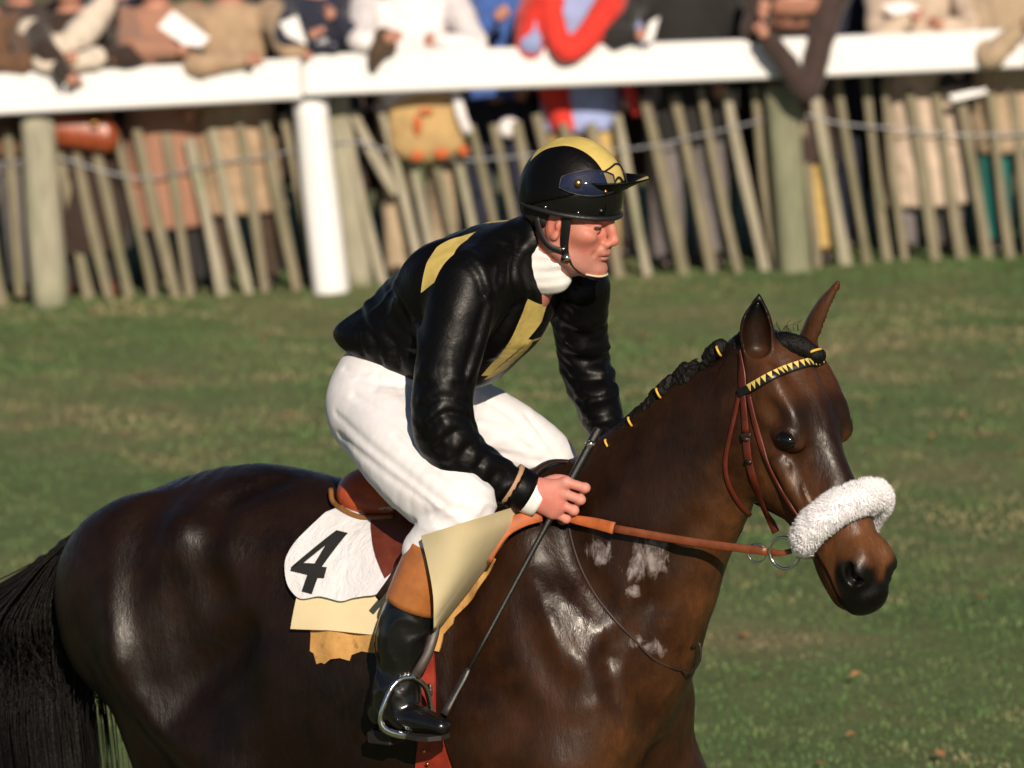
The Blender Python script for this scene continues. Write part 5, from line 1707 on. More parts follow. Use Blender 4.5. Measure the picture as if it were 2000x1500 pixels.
# reins
RING2 = HH.px(1478, 1080, float((MOUTH - HH.o) @ HH.r) + .038)
ring_at('rein_ring', RING2, .0200, .0024, N(HH.r * .9 + HH.f * .45))
HANDP = J(1098, 1010, .14)
def rein_pt(x, y, lift=.014, wmin=None):
    p, n = on_coat(x, y, 0)
    q = p + HB.r * lift
    return q
rp = [HANDP, J(1130, 1017, .115), J(1165, 1024, .135)]
E0 = HH.px(1504, 1078, float((MOUTH - HH.o) @ HH.r) + .034)
# straight run from the grip to the ring, kept clear of the neck
S0 = J(1200, 1032, .158)
run = []
for k in range(7):
    t = k / 6
    x, y = 1200 + (1500 - 1200) * t, 1032 + (1077 - 1032) * t + 3 * math.sin(math.pi * t)
    q = S0 * (1 - t) + E0 * t
    h, n = hsurf(x, y)
    if h is not None and np.linalg.norm(h - CAM) < np.linalg.norm(q - CAM) + .012: q = CAM + ray(x, y) * (np.linalg.norm(h - CAM) - .014)
    else: q = CAM + ray(x, y) * np.linalg.norm(q - CAM)
    run.append(q)
MB().strap(run, [N(HB.r + HB.k * .15)] * 7, .0175, .004, n=4).build('rein', L_REIN, BRIDLE)
gp = []
for x, y, w in ((1090, 1006, .13), (1120, 1014, .135), (1160, 1022, .14)):
    h, n = hsurf(x, y); q = J(x, y, w)
    if h is not None and np.linalg.norm(h - CAM) < np.linalg.norm(q - CAM) + .01: q = CAM + ray(x, y) * (np.linalg.norm(h - CAM) - .012)
    gp.append(q)
MB().strap(gp + [run[0] - HB.r * .001], [N(HB.r * .4 + HB.k)] + [N(HB.r + HB.k * .3)] * 3, [.010, .018, .024, .026], .006, n=5).build('rein_grip', L_GRIP, BRIDLE)
MB().strap([E0 + HB.f * .002, (E0 + BITC) / 2 + HH.f * .012 - HH.k * .0, HH.px(1546, 1076, float((MOUTH - HH.o) @ HH.r) + .020)], [HH.r] * 3, [.017, .012, .011], .004, n=4).build('rein_billet', L_REIN, BRIDLE)
# the folded end of the reins left of the hand
bight = []
for x, y in ((1082, 1000), (1046, 1006), (1012, 1022), (990, 1048), (972, 1082)):
    h, n = hsurf(x, y)
    q = J(x, y, .20)
    p = (h if h is not None else q) + HB.r * .055
    bight.append(p)
MB().strap(bight, [N(HB.r + HB.k * .2 + HB.f * .2)] * 5, [.020, .030, .036, .036, .034], .006, n=5).build('rein_bight', L_GRIP, BRIDLE)
MB().strap([J(1110, 955, .02), J(1130, 945, .0), J(1150, 915, -.02), J(1165, 893, -.04)], [N(HB.r + HB.k * .5)] * 4, [.028, .030, .026, .022], .006, n=5).build('far_rein_grip', L_GRIP, BRIDLE)
MB().strap([J(1165, 893, -.04), J(1230, 880, -.12), B(.62, -.17, .05), FBIT - HH.f * .03], [-HB.r] * 4, .0175, .004, n=6).build('far_rein', L_REIN, BRIDLE)

# ---- whip
WHIP = thing('riding_whip', WHIP_END, 'thin black riding whip with a silver collar held in the near fist', 'whip')
_b = simple('whip_black', (.009, .009, .009), .38, .3, 400, .4, .001)
wa_, wb_ = WHIP_TOP, WHIP_END
wp = lambda t: wa_ + (wb_ - wa_) * t
MB().tube([wp(0), wp(.004), wp(.05), wp(.30), wp(.34), wp(.72), wp(.86)], [.0085, .0105, .0095, .0088, .0062, .0048, .0042], sides=12).build('shaft', _b, WHIP)
MB().tube([wp(.045), wp(.068)], [.0108, .0108], sides=14).build('collar', STEEL, WHIP)
MB().strap([wp(.84), wp(.87), wp(.93), wp(1.0)], [HB.r] * 4, [.010, .016, .015, .017], .006, n=3).build('flap', leather('whip_flap', (.022, .018, .017), .4), WHIP)

# ================================================================== MANE AND TAIL
HAIR = NT('black_hair')
_hn = HAIR.noise(300, 3, vec=HAIR.map((1, 1, .25)))
HAIR.set(Base_Color=HAIR.ramp(_hn, [(.3, (.0022, .0020, .0020)), (.7, (.006, .0048, .0042))]), Roughness=.55, Specular_IOR_Level=.22)
HAIR.bump(_hn, .9, .004)
HAIR = HAIR.m
BAND = simple('yellow_band', (.70, .42, .05), .4, .1)
def mane():
    crest = [(1165, 905), (1185, 872), (1215, 842), (1245, 812), (1285, 778), (1320, 748), (1352, 722), (1395, 700), (1440, 682), (1480, 668)]
    # hair along the crest
    F = Field(np.min([J(*c) for c in crest], 0) - .1, np.max([J(*c) for c in crest], 0) + .1, .0055)
    F.chain([J(x + 4, y + 8, .012) for x, y in crest], [.030, .030, .028, .026, .024, .022, .020, .018, .016, .012], k=.02, n=3)
    F.warp(lambda p: .004 * fnoise(p, 60, 1) + .002 * fnoise(p, 140, 3))
    obj('mane', *F.skin(1), HAIR, HORSE)
    # plaits rolled into knots, each tied with yellow
    knots = [(1168, 912, 1.0, (1158, 926)), (1192, 870, 1.0, (1186, 867)), (1232, 832, 1.05, (1231, 824)), (1288, 770, 1.1, (1286, 768)), (1340, 735, 1.0, None), (1330, 728, .8, None), (1392, 690, 1.1, (1404, 686)), (1445, 668, 1.0, None), (1262, 796, .9, None)]
    for i, (x, y, s, band) in enumerate(knots):
        c = J(x, y, .022)
        s *= .74
        F = Field(c - .07, c + .07, .0042)
        t = N(HB.f * .7 + HB.k * .6)
        for k in range(5):
            an = k * 1.25 + i
            F.ell(c + (t * math.cos(an) + HB.r * .6 * math.sin(an) + np.cross(t, HB.r) * math.sin(an) * .6) * .014 * s, (.024 * s, .015 * s, .017 * s), (N(t + HB.k * math.sin(an * 2)), HB.r, np.cross(t, HB.r)), k=.006)
        F.ell(c + t * .024 * s, (.026 * s, .021 * s, .019 * s), (t, HB.r, np.cross(t, HB.r)), k=.008)
        F.warp(lambda p: .0032 * fnoise(p, 150, i) + .002 * np.sin((p @ N(t + HB.r * .8)) * 520))
        kn = obj('plait', *F.skin(1), HAIR, HORSE)
        if band:
            b = J(band[0], band[1], .045)
            arc = [b + (t * .35 * math.cos(a) + N(HB.k * .9 - HB.f * .45) * math.sin(a)) * .013 * s + HB.r * .010 * math.cos(a) for a in np.linspace(-1.5, 1.9, 9)]
            MB().tube(arc, .0026, sides=7, n=2).build('band', BAND, kn)
    # forelock between the ears, rolled and tied
    F = Field(hd(-.0, 0, 0) - .12, hd(.02, 0, 0) + .13, .004)
    F.chain([hd(-.030, .050, .012), hd(-.012, .012, .0), hd(.008, -.008, -.016), hd(.034, -.018, -.034)], [.022, .024, .022, .014], k=.01, n=4)
    F.ell(hd(.038, -.018, -.042), (.016, .014, .018), (HE, HN, HH.r), k=.01)
    F.warp(lambda p: .002 * fnoise(p, 110, 2) + .0015 * np.sin((p @ HH.r) * 500))
    fl = obj('forelock', *F.skin(1), HAIR, HORSE)
    b = HH.px(1572, 688, float((hd(.03, -.034, -.036) - HH.o) @ HH.r))
    MB().tube([hd(.028, -.012 - .022 * math.cos(a * .9), -.032 + .018 * math.sin(a)) for a in np.linspace(-1.1, 1.1, 8)], .0028, sides=7, n=2).build('band', BAND, fl)
    rg = random.Random(5)
    mb = MB()
    for k in range(26):
        t = rg.uniform(0, 1)
        c = J(1165 + 310 * t, 900 - 235 * t ** .8, .0) if k < 14 else hd(-.03, -.01, rg.uniform(-.03, .04))
        d = N(HB.k + HB.f * rg.uniform(-.9, .6) + HB.r * rg.uniform(-.4, .4)); L_ = rg.uniform(.02, .05)
        mb.tube([c, c + d * L_ * .5, c + d * L_ - HB.k * .008 + HB.f * rg.uniform(-.01, .02)], [.0006, .0005, .0002], sides=4, n=3)
    o = mb.build('stray_hairs', HAIR, HORSE); o['kind'] = 'stuff'
mane()

def tail():
    dock = [J(232, 1030, 0), J(190, 1040, 0), J(140, 1085, 0), J(95, 1160, 0)]
    F = Field(np.min(dock, 0) - np.array([.35, .2, .75]), np.max(dock, 0) + np.array([.15, .15, .1]), .011)
    F.chain([J(240, 1032, 0), J(195, 1045, 0), J(140, 1095, 0), J(88, 1190, 0), J(72, 1320, 0), J(92, 1480, 0), J(115, 1640, 0)], [.030, .036, .055, .095, .120, .130, .10], k=.02, n=4, side=HB.r, q=.7)
    F.warp(lambda p: .006 * fnoise(p * np.array([1, 1, .3]), 60, 1) + .004 * fnoise(p * np.array([1, 1, .2]), 150, 3))
    core = obj('tail', *F.skin(1), HAIR, HORSE)
    rg = random.Random(11)
    mb = MB()
    for k in range(1900):
        a0 = rg.gauss(0, .022); b0 = rg.gauss(0, .02)
        sp = rg.gauss(0, 1); sl = rg.gauss(0, 1)
        p = [J(225, 1030, 0) + HB.r * a0 * .5, J(178, 1048, 0) + HB.r * a0 + HB.k * abs(b0) * .6, J(118, 1105 , 0) + HB.r * (a0 * 2) + HB.f * sp * .022, J(62, 1210, 0) + HB.r * (a0 * 3 + sl * .02) + HB.f * sp * .062,
             J(64, 1360, 0) + HB.r * (sl * .06) + HB.f * sp * .075, J(86, 1560, 0) + HB.r * sl * .06 + HB.f * sp * .075]
        n_ = rg.choice((5, 6, 6, 6))
        mb.tube(p[:n_], [.0022, .002, .0018, .0016, .0012, .0006][:n_], sides=3, n=4, caps=False)
    o = mb.build('tail_hair', HAIR, core); o['kind'] = 'stuff'
tail()
# ================================================================== RAIL AND PALING FENCE
def weathered(name, col, var=.35):
    t = NT(name)
    n = t.noise(9, 5, .6, vec=t.map((6, 6, .6))); n2 = t.noise(40, 4, vec=t.map((5, 5, .5))); g = t.noise(2.5, 4)
    c = t.ramp(n, [(.25, tuple(c * (1 - var) for c in col)), (.75, tuple(c * (1 + var) for c in col))])
    c = t.mix(t.range(g, .5, .7, 0, .45), c, (col[0] * .55, col[1] * .72, col[2] * .45))      # green algae
    t.set(Base_Color=c, Roughness=.85); t.bump(n2, .6, .006)
    return t.m
WOOD = weathered('grey_cleft_wood', (.23, .20, .135))
WOOD2 = weathered('pale_cleft_wood', (.35, .315, .24))
POSTW = weathered('grey_post_wood', (.34, .32, .24))
wp_ = NT('white_rail_paint')
_n = wp_.noise(5, 5, .6, vec=wp_.map((1, 4, 4)))
wp_.set(Base_Color=wp_.mix(wp_.range(_n, .58, .75, 0, .35), (.82, .82, .83), (.66, .64, .60)), Roughness=.5)
wp_.bump(wp_.noise(60, 4, vec=wp_.map((.3, 4, 4))), .25, .004)
WHITEP = wp_.m
RAIL = thing('rail_fence', P(605, 575, FENCE_Y), 'white painted wooden rail on posts along the course', 'rail')
def beam(name, a_top, a_bot, b_top, b_bot, y, dep, mat, parent, bev=.012):
    """a board between two ends, given by its upper and lower edge"""
    A0, A1, B0, B1 = P(*a_top, y), P(*a_bot, y), P(*b_top, y), P(*b_bot, y)
    ax = N((B0 + B1) - (A0 + A1)); up = N(np.cross([0, -1.0, 0], ax)); up = up if up[2] > 0 else -up
    V, F = [], []
    k = 14
    prof = lambda h: [(-dep / 2, -h + bev), (-dep / 2 + bev, -h), (dep / 2 - bev, -h), (dep / 2, -h + bev), (dep / 2, h - bev), (dep / 2 - bev, h), (-dep / 2 + bev, h), (-dep / 2, h - bev)]
    for i in range(k + 1):
        t = i / k
        c = (A0 + A1) / 2 * (1 - t) + (B0 + B1) / 2 * t
        h = np.linalg.norm(A0 - A1) / 2 * (1 - t) + np.linalg.norm(B0 - B1) / 2 * t
        c = c + up * .004 * math.sin(5 * t + a_top[0]) + np.array([0, .006 * math.sin(4 * t), 0])
        for d, z in prof(h): V.append(c + np.array([0, d, 0]) + up * z)
    for i in range(k):
        for j in range(8):
            F.append((i * 8 + j, i * 8 + (j + 1) % 8, (i + 1) * 8 + (j + 1) % 8, (i + 1) * 8 + j))
    F += [tuple(range(8))[::-1], tuple(k * 8 + j for j in range(8))]
    o = obj(name, V, F, mat, parent, smooth=False)
    return o
beam('rail_board', (-2400, 266), (-2400, 345), (588, 112), (588, 191), FENCE_Y, .075, WHITEP, RAIL)
beam('rail_board', (592, 109), (592, 188), (2000, 55), (2000, 131), FENCE_Y, .075, WHITEP, RAIL)
beam('rail_board', (2004, 54), (2004, 130), (4600, -60), (4600, 16), FENCE_Y, .075, WHITEP, RAIL)
def post(top, bot, wpx, y, mat, name='post', dep=None):
    a, b = P(*bot, y), P(*top, y)
    b = b + (b - a) * .0
    a = a - N(b - a) * .06
    w = wpx / 387 / 2
    ax = N(b - a)
    V, F = [], []
    k, sd = 9, 12
    rg = random.Random(top[0])
    ph = rg.uniform(0, 6)
    for i in range(k + 1):
        c = a + (b - a) * i / k
        for j in range(sd):
            an = 2 * math.pi * j / sd
            sq = 1 / max(abs(math.cos(an)), abs(math.sin(an))) * .55 + .5 * 1.0
            r_ = w * min(sq, 1.12) * (1 + .04 * math.sin(3 * an + ph + i * .7)) * (1.05 - .06 * i / k)
            V.append(c + np.array([1.0, 0, 0]) * r_ * math.cos(an) + np.array([0, 1.0, 0]) * r_ * math.sin(an))
    for i in range(k):
        for j in range(sd):
            F.append((i * sd + j, i * sd + (j + 1) % sd, (i + 1) * sd + (j + 1) % sd, (i + 1) * sd + j))
    F.append(tuple(range(sd))[::-1]); F.append(tuple(k * sd + j for j in range(sd)))
    return obj(name, V, F, mat, RAIL)
post((72, 215), (98, 585), 66, FENCE_Y + .14, POSTW)
post((604, 180), (648, 582), 66, FENCE_Y + .14, WHITEP)
post((655, 190), (702, 545), 52, FENCE_Y + .32, POSTW, 'back_post')
post((1525, 165), (1556, 548), 60, FENCE_Y + .14, weathered('green_post_wood', (.22, .225, .145)))
post((-560, 250), (-540, 625), 64, FENCE_Y + .14, POSTW)
post((2540, 125), (2560, 500), 64, FENCE_Y + .14, POSTW)

PALING = thing('paling_fence', P(1000, 560, FENCE_Y + .25), 'grey cleft wood paling fence strung on wire behind the white rail', 'fence')
SLATS = [((-95, 300), (-40, 600)), ((-48, 290), (5, 595)), ((12, 245), (40, 560)), ((110, 285), (172, 565)), ((148, 290), (216, 602)), ((185, 292), (260, 602)), ((228, 262), (304, 602)), ((270, 262), (347, 602)), ((322, 260), (376, 590)),
         ((370, 262), (434, 580)), ((413, 250), (484, 566)), ((466, 240), (520, 570)), ((516, 236), (577, 556)), ((557, 231), (612, 545)), ((668, 220), (747, 545)), ((690, 222), (764, 362)), ((748, 228), (822, 528)), ((786, 238), (852, 520)),
         ((828, 228), (898, 515)), ((872, 226), (940, 515)), ((918, 245), (985, 510)), ((962, 248), (1024, 508)), ((1008, 250), (1068, 520)), ((1052, 236), (1112, 545)), ((1098, 240), (1160, 550)), ((1150, 232), (1214, 552)),
         ((1205, 235), (1270, 552)), ((1262, 205), (1340, 552)), ((1320, 195), (1392, 538)), ((1370, 184), (1442, 535)), ((1420, 180), (1492, 528)), ((1474, 165), (1516, 520)), ((1566, 208), (1596, 528)), ((1592, 172), (1652, 532)),
         ((1638, 162), (1694, 528)), ((1690, 162), (1738, 532)), ((1728, 168), (1768, 530)), ((1776, 178), (1832, 528)), ((1826, 180), (1884, 525)), ((1880, 198), (1932, 532)), ((1932, 182), (1978, 530)), ((1978, 184), (2016, 522)), ((2024, 180), (2070, 520)), ((2070, 176), (2110, 518))]
_rs = random.Random(4)
for k, (tp, bt) in enumerate(SLATS):
    y = FENCE_Y + .26 + _rs.uniform(-.015, .015)
    a, b = P(*bt, y), P(*tp, y)
    a = a - N(b - a) * .05
    ax = N(b - a); sx = N(np.cross(ax, [0, 1.0, 0])); sy = np.cross(ax, sx)
    w, d = _rs.uniform(.022, .034), _rs.uniform(.010, .016)
    b = b + (b - a) * _rs.uniform(-.03, .04)
    V, F = [], []
    n_ = 6; ph = _rs.uniform(0, 6)
    for i in range(n_ + 1):
        t = i / n_
        c = a + (b - a) * t + sx * .006 * math.sin(4 * t + ph)
        f = 1 + .10 * math.sin(7 * t + ph * 2) - .12 * t
        for x, z in ((-1, -.3), (-.75, -1), (.6, -1), (1, -.1), (.7, 1), (-.8, .9)):
            V.append(c + sx * w * x * f + sy * d * z)
    for i in range(n_):
        for j in range(6):
            F.append((i * 6 + j, i * 6 + (j + 1) % 6, (i + 1) * 6 + (j + 1) % 6, (i + 1) * 6 + j))
    F.append(tuple(range(6))[::-1]); F.append(tuple(n_ * 6 + j for j in range(6)))
    obj('slat', V, F, WOOD2 if k in (9, 10, 14, 15, 16, 17, 19, 26, 30, 33) else WOOD, PALING, smooth=False)
WIRE = simple('galvanised_wire', (.30, .31, .34), .45, .2, metal=.8)
for wv, dy in (([(-300, 330), (0, 318), (120, 312), (200, 335), (290, 345), (400, 320), (560, 296), (680, 275), (760, 292), (900, 310), (1060, 300), (1240, 292), (1380, 262), (1480, 240), (1560, 222), (1640, 240), (1760, 252), (1900, 262), (2100, 258)], 0),):
    MB().tube([P(x, y + 3 * math.sin(x * .05), FENCE_Y + .235) for x, y in wv], .0055, sides=6, n=5).build('wire', WIRE, PALING)
# ================================================================== SPECTATORS BEHIND THE RAIL
def cloth(name, col, rough=.85, var=.18, scale=14, stripe=None):
    t = NT(name)
    n = t.noise(scale, 5); n2 = t.noise(160, 3)
    c = t.ramp(n, [(.3, tuple(c * (1 - var) for c in col)), (.7, tuple(min(1, c * (1 + var)) for c in col))])
    if stripe:
        w = t.n('ShaderNodeTexWave'); w.wave_type = 'BANDS'; w.bands_direction = 'Z'
        w.inputs['Scale'].default_value = 12; w.inputs['Distortion'].default_value = .6
        t.l(t.co.outputs['Object'], w.inputs['Vector'])
        c = t.mix(t.range(w.outputs['Fac'], .55, .75, 0, 1), c, stripe)
    t.set(Base_Color=c, Roughness=rough); t.bump(n2, .3, .004)
    t.b.inputs['Sheen Weight'].default_value = .15
    return t.m
CROWD_SKIN = simple('crowd_skin', (.48, .23, .16), .5, .12)
HAIRS = [simple('brown_hair', (.05, .028, .015), .5, .3, 60), simple('grey_hair', (.30, .28, .26), .55, .2, 60), simple('fair_hair', (.28, .17, .07), .5, .25, 60)]
SHOE = simple('dark_shoe', (.02, .013, .01), .35, .2)
X_, Y_, Z_ = np.eye(3)
def spectator(cx, dy, label, coat, hem, legs, arms=None, wide=1.0, tall=1.0, hair=0, coat_fn=None, shoe=None, leg_r=.078, lean=0.0, collar=None, group=None):
    """a standing adult leaning on the rail; arms: list of (shoulder side, elbow px, wrist px, depth)"""
    y = FENCE_Y + dy
    g = P(cx, 560, y)
    x0 = g[0]
    root = thing('person', (x0, y, 0), label, 'person', group)
    H = lambda x, yy, z: np.array([x0 + x * wide, y + yy, z * tall])
    hemz = P(cx, hem, y)[2]
    ly = -.10 * lean
    Sh = {1: H(.185, ly, 1.42), -1: H(-.185, ly, 1.42)}
    A = []
    got = set()
    for s, e, w, d in (arms or []):
        A.append((Sh[s], P(*e, FENCE_Y + d), P(*w, FENCE_Y + d - .03))); got.add(s)
    for s in (1, -1):
        if s not in got: A.append((Sh[s], H(s * .25, -.02, 1.13), H(s * .17, -.13, .98)))
    allp = np.array([H(-.4, -.3, 0), H(.4, .3, 1.85)] + [q for a in A for q in a])
    lo, hi = allp.min(0) - .1, allp.max(0) + .1
    lo[2] = -.03
    # body
    F = Field(lo, hi, .017)
    F.ell(H(0, ly * 1.3 - .01, 1.64), (.078, .098, .118), None, k=.02)
    F.ell(H(0, ly * 1.3 - .06, 1.58), (.055, .05, .07), None, k=.03)
    F.cone(H(0, ly * 1.3 - .105, 1.62), H(0, ly * 1.3 - .118, 1.585), .012, .016, k=.012)
    F.cone(H(0, ly * 1.2, 1.56), H(0, ly, 1.44), .055, .06, k=.03)
    F.loft([(H(0, ly - .10, 1.46), H(0, ly + .10, 1.46), .10, 0), (H(0, ly - .11, 1.36), H(0, ly + .11, 1.36), .17, 0), (H(0, -.11, 1.1), H(0, .11, 1.1), .14, 0), (H(0, -.11, .92), H(0, .12, .92), .155, 0)], X_, k=.03, n=3)
    for s in (1, -1):
        F.chain([H(s * .085, 0, .92), H(s * .09, -.01, .5), H(s * .095, .02, .09)], [.075, .052, .036], k=.03)
        F.cone(H(s * .095, .02, .05), H(s * .11, -.12, .035), .035, .028, k=.02)
    for S, E, W in A:
        F.chain([S, E, W], [.045, .036, .026], k=.03, n=4)
        hd_ = W + N(W - E) * .055
        F.ell(hd_, (.048, .032, .034), (N(W - E), X_, Z_), k=.02)
        for q in range(4):
            sd = N(np.cross(N(W - E), Y_))
            F.cone(hd_ + sd * (q - 1.5) * .017, hd_ + N(W - E) * .06 + sd * (q - 1.5) * .019 + Y_ * .02, .010, .008, k=.008)
    V, Q = F.skin(1)
    obj('body', V, Q, CROWD_SKIN, root)
    # coat
    F = Field(lo, hi, .017)
    st = [(H(0, ly - .085, 1.49), H(0, ly + .085, 1.49), .09, 0), (H(0, ly - .125, 1.42), H(0, ly + .12, 1.42), .19, 0), (H(0, ly * .6 - .145, 1.28), H(0, .14, 1.28), .205, 0), (H(0, -.14, 1.08), H(0, .14, 1.08), .185, 0)]
    if hemz < .92: st += [(H(0, -.15, .9), H(0, .15, .9), .20, 0)]
    if hemz < .70: st += [(H(0, -.16, .7), H(0, .16, .7), .215, 0)]
    if hemz < .50: st += [(H(0, -.17, .48), H(0, .17, .48), .225, 0)]
    b = np.array([x0, y, hemz])
    st += [(b + Y_ * -.165, b + Y_ * .165, (.21 if hemz < .95 else .185) * wide, 0)]
    F.loft(st, X_, k=.03, n=3, cap=.12)
    for S, E, W in A:
        F.chain([S, S * .5 + E * .5, E, E * .5 + W * .5, W], [.082, .070, .062, .055, .046], k=.04, n=3)
    F.cut(b + Z_ * .0, -Z_)
    F.warp(lambda p: folds(p, X_ + .25 * Z_, 38, .014, cx * .01) + .006 * fnoise(p, 14, cx), .05)
    V, Q = F.skin(1)
    obj('coat', V, Q, coat, root)
    # legs
    F = Field(lo, hi, .017)
    for s in (1, -1):
        F.chain([H(s * .085, 0, .95), H(s * .095, -.01, .5), H(s * .10, .01, .06)], [leg_r + .02, leg_r, leg_r - .01], k=.02)
    F.cut(np.array([x0, y, .055]), -Z_)
    F.warp(lambda p: folds(p, Z_ + .5 * X_, 50, .006, cx * .02), .04)
    obj('trousers', *F.skin(1), legs, root)
    for s in (1, -1):
        F = Field(H(s * .1, -.2, -.02) - .12, H(s * .1, .1, .12) + .10, .013)
        F.chain([H(s * .10, .045, .05), H(s * .105, -.05, .045), H(s * .115, -.14, .035)], [.042, .044, .036], k=.01)
        F.cut(np.array([x0, y, .004]), -Z_)
        obj('shoe', *F.skin(1), shoe or SHOE, root)
    # hair
    F = Field(H(0, ly * 1.3, 1.66) - .18, H(0, ly * 1.3, 1.66) + .18, .013)
    F.ell(H(0, ly * 1.3 + .012, 1.665), (.088, .102, .118), None, k=.01)
    F.ell(H(0, ly * 1.3 - .10, 1.60), (.075, .07, .10), None, k=.02, op='s')
    F.warp(lambda p: .006 * fnoise(p, 50, cx), .04)
    obj('hair', *F.skin(1), HAIRS[hair], root)
    if collar:
        pts, rad, mt = collar
        F = Field(np.min([P(px_, py_, y + d) for px_, py_, d in pts], 0) - .14, np.max([P(px_, py_, y + d) for px_, py_, d in pts], 0) + .14, .013)
        F.chain([P(px_, py_, y + d) for px_, py_, d in pts], rad, k=.02, n=3)
        F.warp(lambda p: .008 * fnoise(p, 40, 2), .04)
        obj('fur_collar', *F.skin(1), mt, root)
    return root, A
RUST = cloth('rust_wool', (.12, .060, .030)); FUR = cloth('dark_brown_fur', (.030, .015, .010), scale=40); CREAM = cloth('cream_fur', (.62, .54, .45), scale=30)
TWEED = cloth('brown_tweed', (.30, .175, .125), scale=60, stripe=(.40, .17, .10)); CAMEL = cloth('camel_wool', (.37, .26, .165)); NAVY = cloth('navy_wool', (.012, .015, .035)); BLACKW = cloth('black_wool', (.012, .010, .010))
WHITEW = cloth('white_knit', (.78, .74, .76), scale=30); BEIGET = cloth('beige_cord', (.44, .34, .23)); DENIM = cloth('blue_denim', (.04, .10, .33)); RED = cloth('red_wool', (.66, .030, .018)); SKYB = cloth('light_blue_knit', (.30, .36, .62))
MUST = cloth('mustard_cord', (.52, .36, .13)); DKBRN = cloth('dark_brown_wool', (.040, .022, .018)); GREYF = cloth('grey_flannel', (.17, .15, .155)); RAIN = cloth('beige_raincoat', (.52, .41, .32)); TANW = cloth('tan_tweed', (.40, .30, .20), scale=50)
TEAL = cloth('teal_trouser', (.006, .13, .115)); DTROU = cloth('dark_trouser', (.020, .016, .016)); BRTROU = cloth('brown_trouser', (.055, .032, .020)); OXB = simple('oxblood_boot', (.13, .03, .016), .35, .2)
ODK = cloth('olive_dark_wool', (.030, .026, .018))
GR = 'spectators leaning on the white rail'
spectator(8, .45, 'person in a rust brown coat at the far left end of the rail', RUST, 300, GREYF, [(1, (55, 125), (-40, 120), .02)], group=GR)
A_ = spectator(172, .42, 'person in a dark fur coat with a pale fur collar and cuffs', FUR, 490, DTROU, [(1, (262, 110), (165, 112), -.02), (-1, (88, 100), (128, 140), -.04)], group=GR, shoe=OXB, wide=1.12,
          collar=([(60, 60, -.16), (85, 95, -.20), (130, 92, -.22), (165, 60, -.20), (205, 10, -.12)], [.07, .085, .075, .085, .06], CREAM))
spectator(338, .46, 'person in a reddish brown tweed coat reading a white racecard', TWEED, 440, DTROU, [(-1, (262, 95), (338, 96), .0)], group=GR, hair=1)
spectator(478, .44, 'person in a long camel coat with a forearm laid along the rail', CAMEL, 412, BRTROU, [(-1, (378, 128), (470, 118), -.03), (1, (560, 90), (585, 100), .05)], group=GR, wide=1.18)
spectator(652, .60, 'person in dark navy holding up field glasses', NAVY, 240, NAVY, [(-1, (560, 75), (596, 70), .05), (1, (700, 80), (660, 40), .05)], group=GR)
spectator(828, .46, 'person in a bulky white sweater with brown gloves', WHITEW, 205, BEIGET, [(-1, (705, 80), (742, 75), -.02), (1, (930, 90), (860, 80), .06)], group=GR, wide=1.25, hair=2)
spectator(985, .78, 'person in a blue denim jacket half hidden behind the red sleeve', DENIM, 185, NAVY, [(-1, (930, 60), (960, 40), .4)], group=GR)
spectator(1150, .46, 'person in a light blue jumper and red jacket with elbows on the rail', SKYB, 252, MUST, [(-1, (1036, 92), (1062, -5), .0), (1, (1240, 80), (1180, 60), .2)], group=GR, hair=2, leg_r=.088)
spectator(1352, .46, 'person in a black brown coat, hand over the rail holding a paper slip', BLACKW, 268, GREYF, [(-1, (1200, 70), (1232, 68), -.02)], group=GR, wide=1.2, leg_r=.095)
spectator(1570, .42, 'person in a dark brown coat, forearm slung over the rail and hand raised', DKBRN, 312, MUST, [(1, (1576, 176), (1502, 78), -.13), (-1, (1470, 70), (1482, 40), .02)], group=GR, leg_r=.088, lean=3.2)
spectator(1700, .85, 'person in navy standing back between the brown coat and the raincoat', NAVY, 240, NAVY, None, group=GR)
spectator(1815, .46, 'person in a pale beige raincoat and grey trousers', RAIN, 398, GREYF, [(-1, (1718, 70), (1770, 40), .10), (1, (1900, 60), (1850, 50), .1)], group=GR, wide=1.15, hair=1)
spectator(1985, .44, 'person in a tan tweed coat and teal trousers, elbow over the rail', TANW, 292, TEAL, [(-1, (1930, 112), (1990, 60), -.06)], group=GR, leg_r=.09)
GB = 'second row of the crowd'
for cx, dy, lb, mt in ((75, 1.0, 'person in dark brown between the rust coat and the fur coat', DKBRN), (-120, .9, 'person in dark olive at the left behind the rust coat', ODK), (262, 1.05, 'person in navy behind the tweed and fur coats', NAVY), (575, 1.1, 'person in black behind the camel coat', BLACKW), (735, 1.05, 'person in dark brown behind the white sweater', DKBRN),
                       (1060, 1.2, 'person in black behind the red sleeves', BLACKW), (1262, 1.0, 'person in dark brown behind the black brown coat', DKBRN), (1450, 1.05, 'person in black behind the slung forearm', BLACKW), (1640, 1.3, 'person in dark olive behind the navy coat', ODK), (1905, 1.1, 'person in dark brown behind the raincoat', DKBRN), (2090, .95, 'person in black past the tan coat at the right end', BLACKW)):
    spectator(cx, dy, lb, mt, 330 + int(cx % 50), DTROU, None, group=GB)

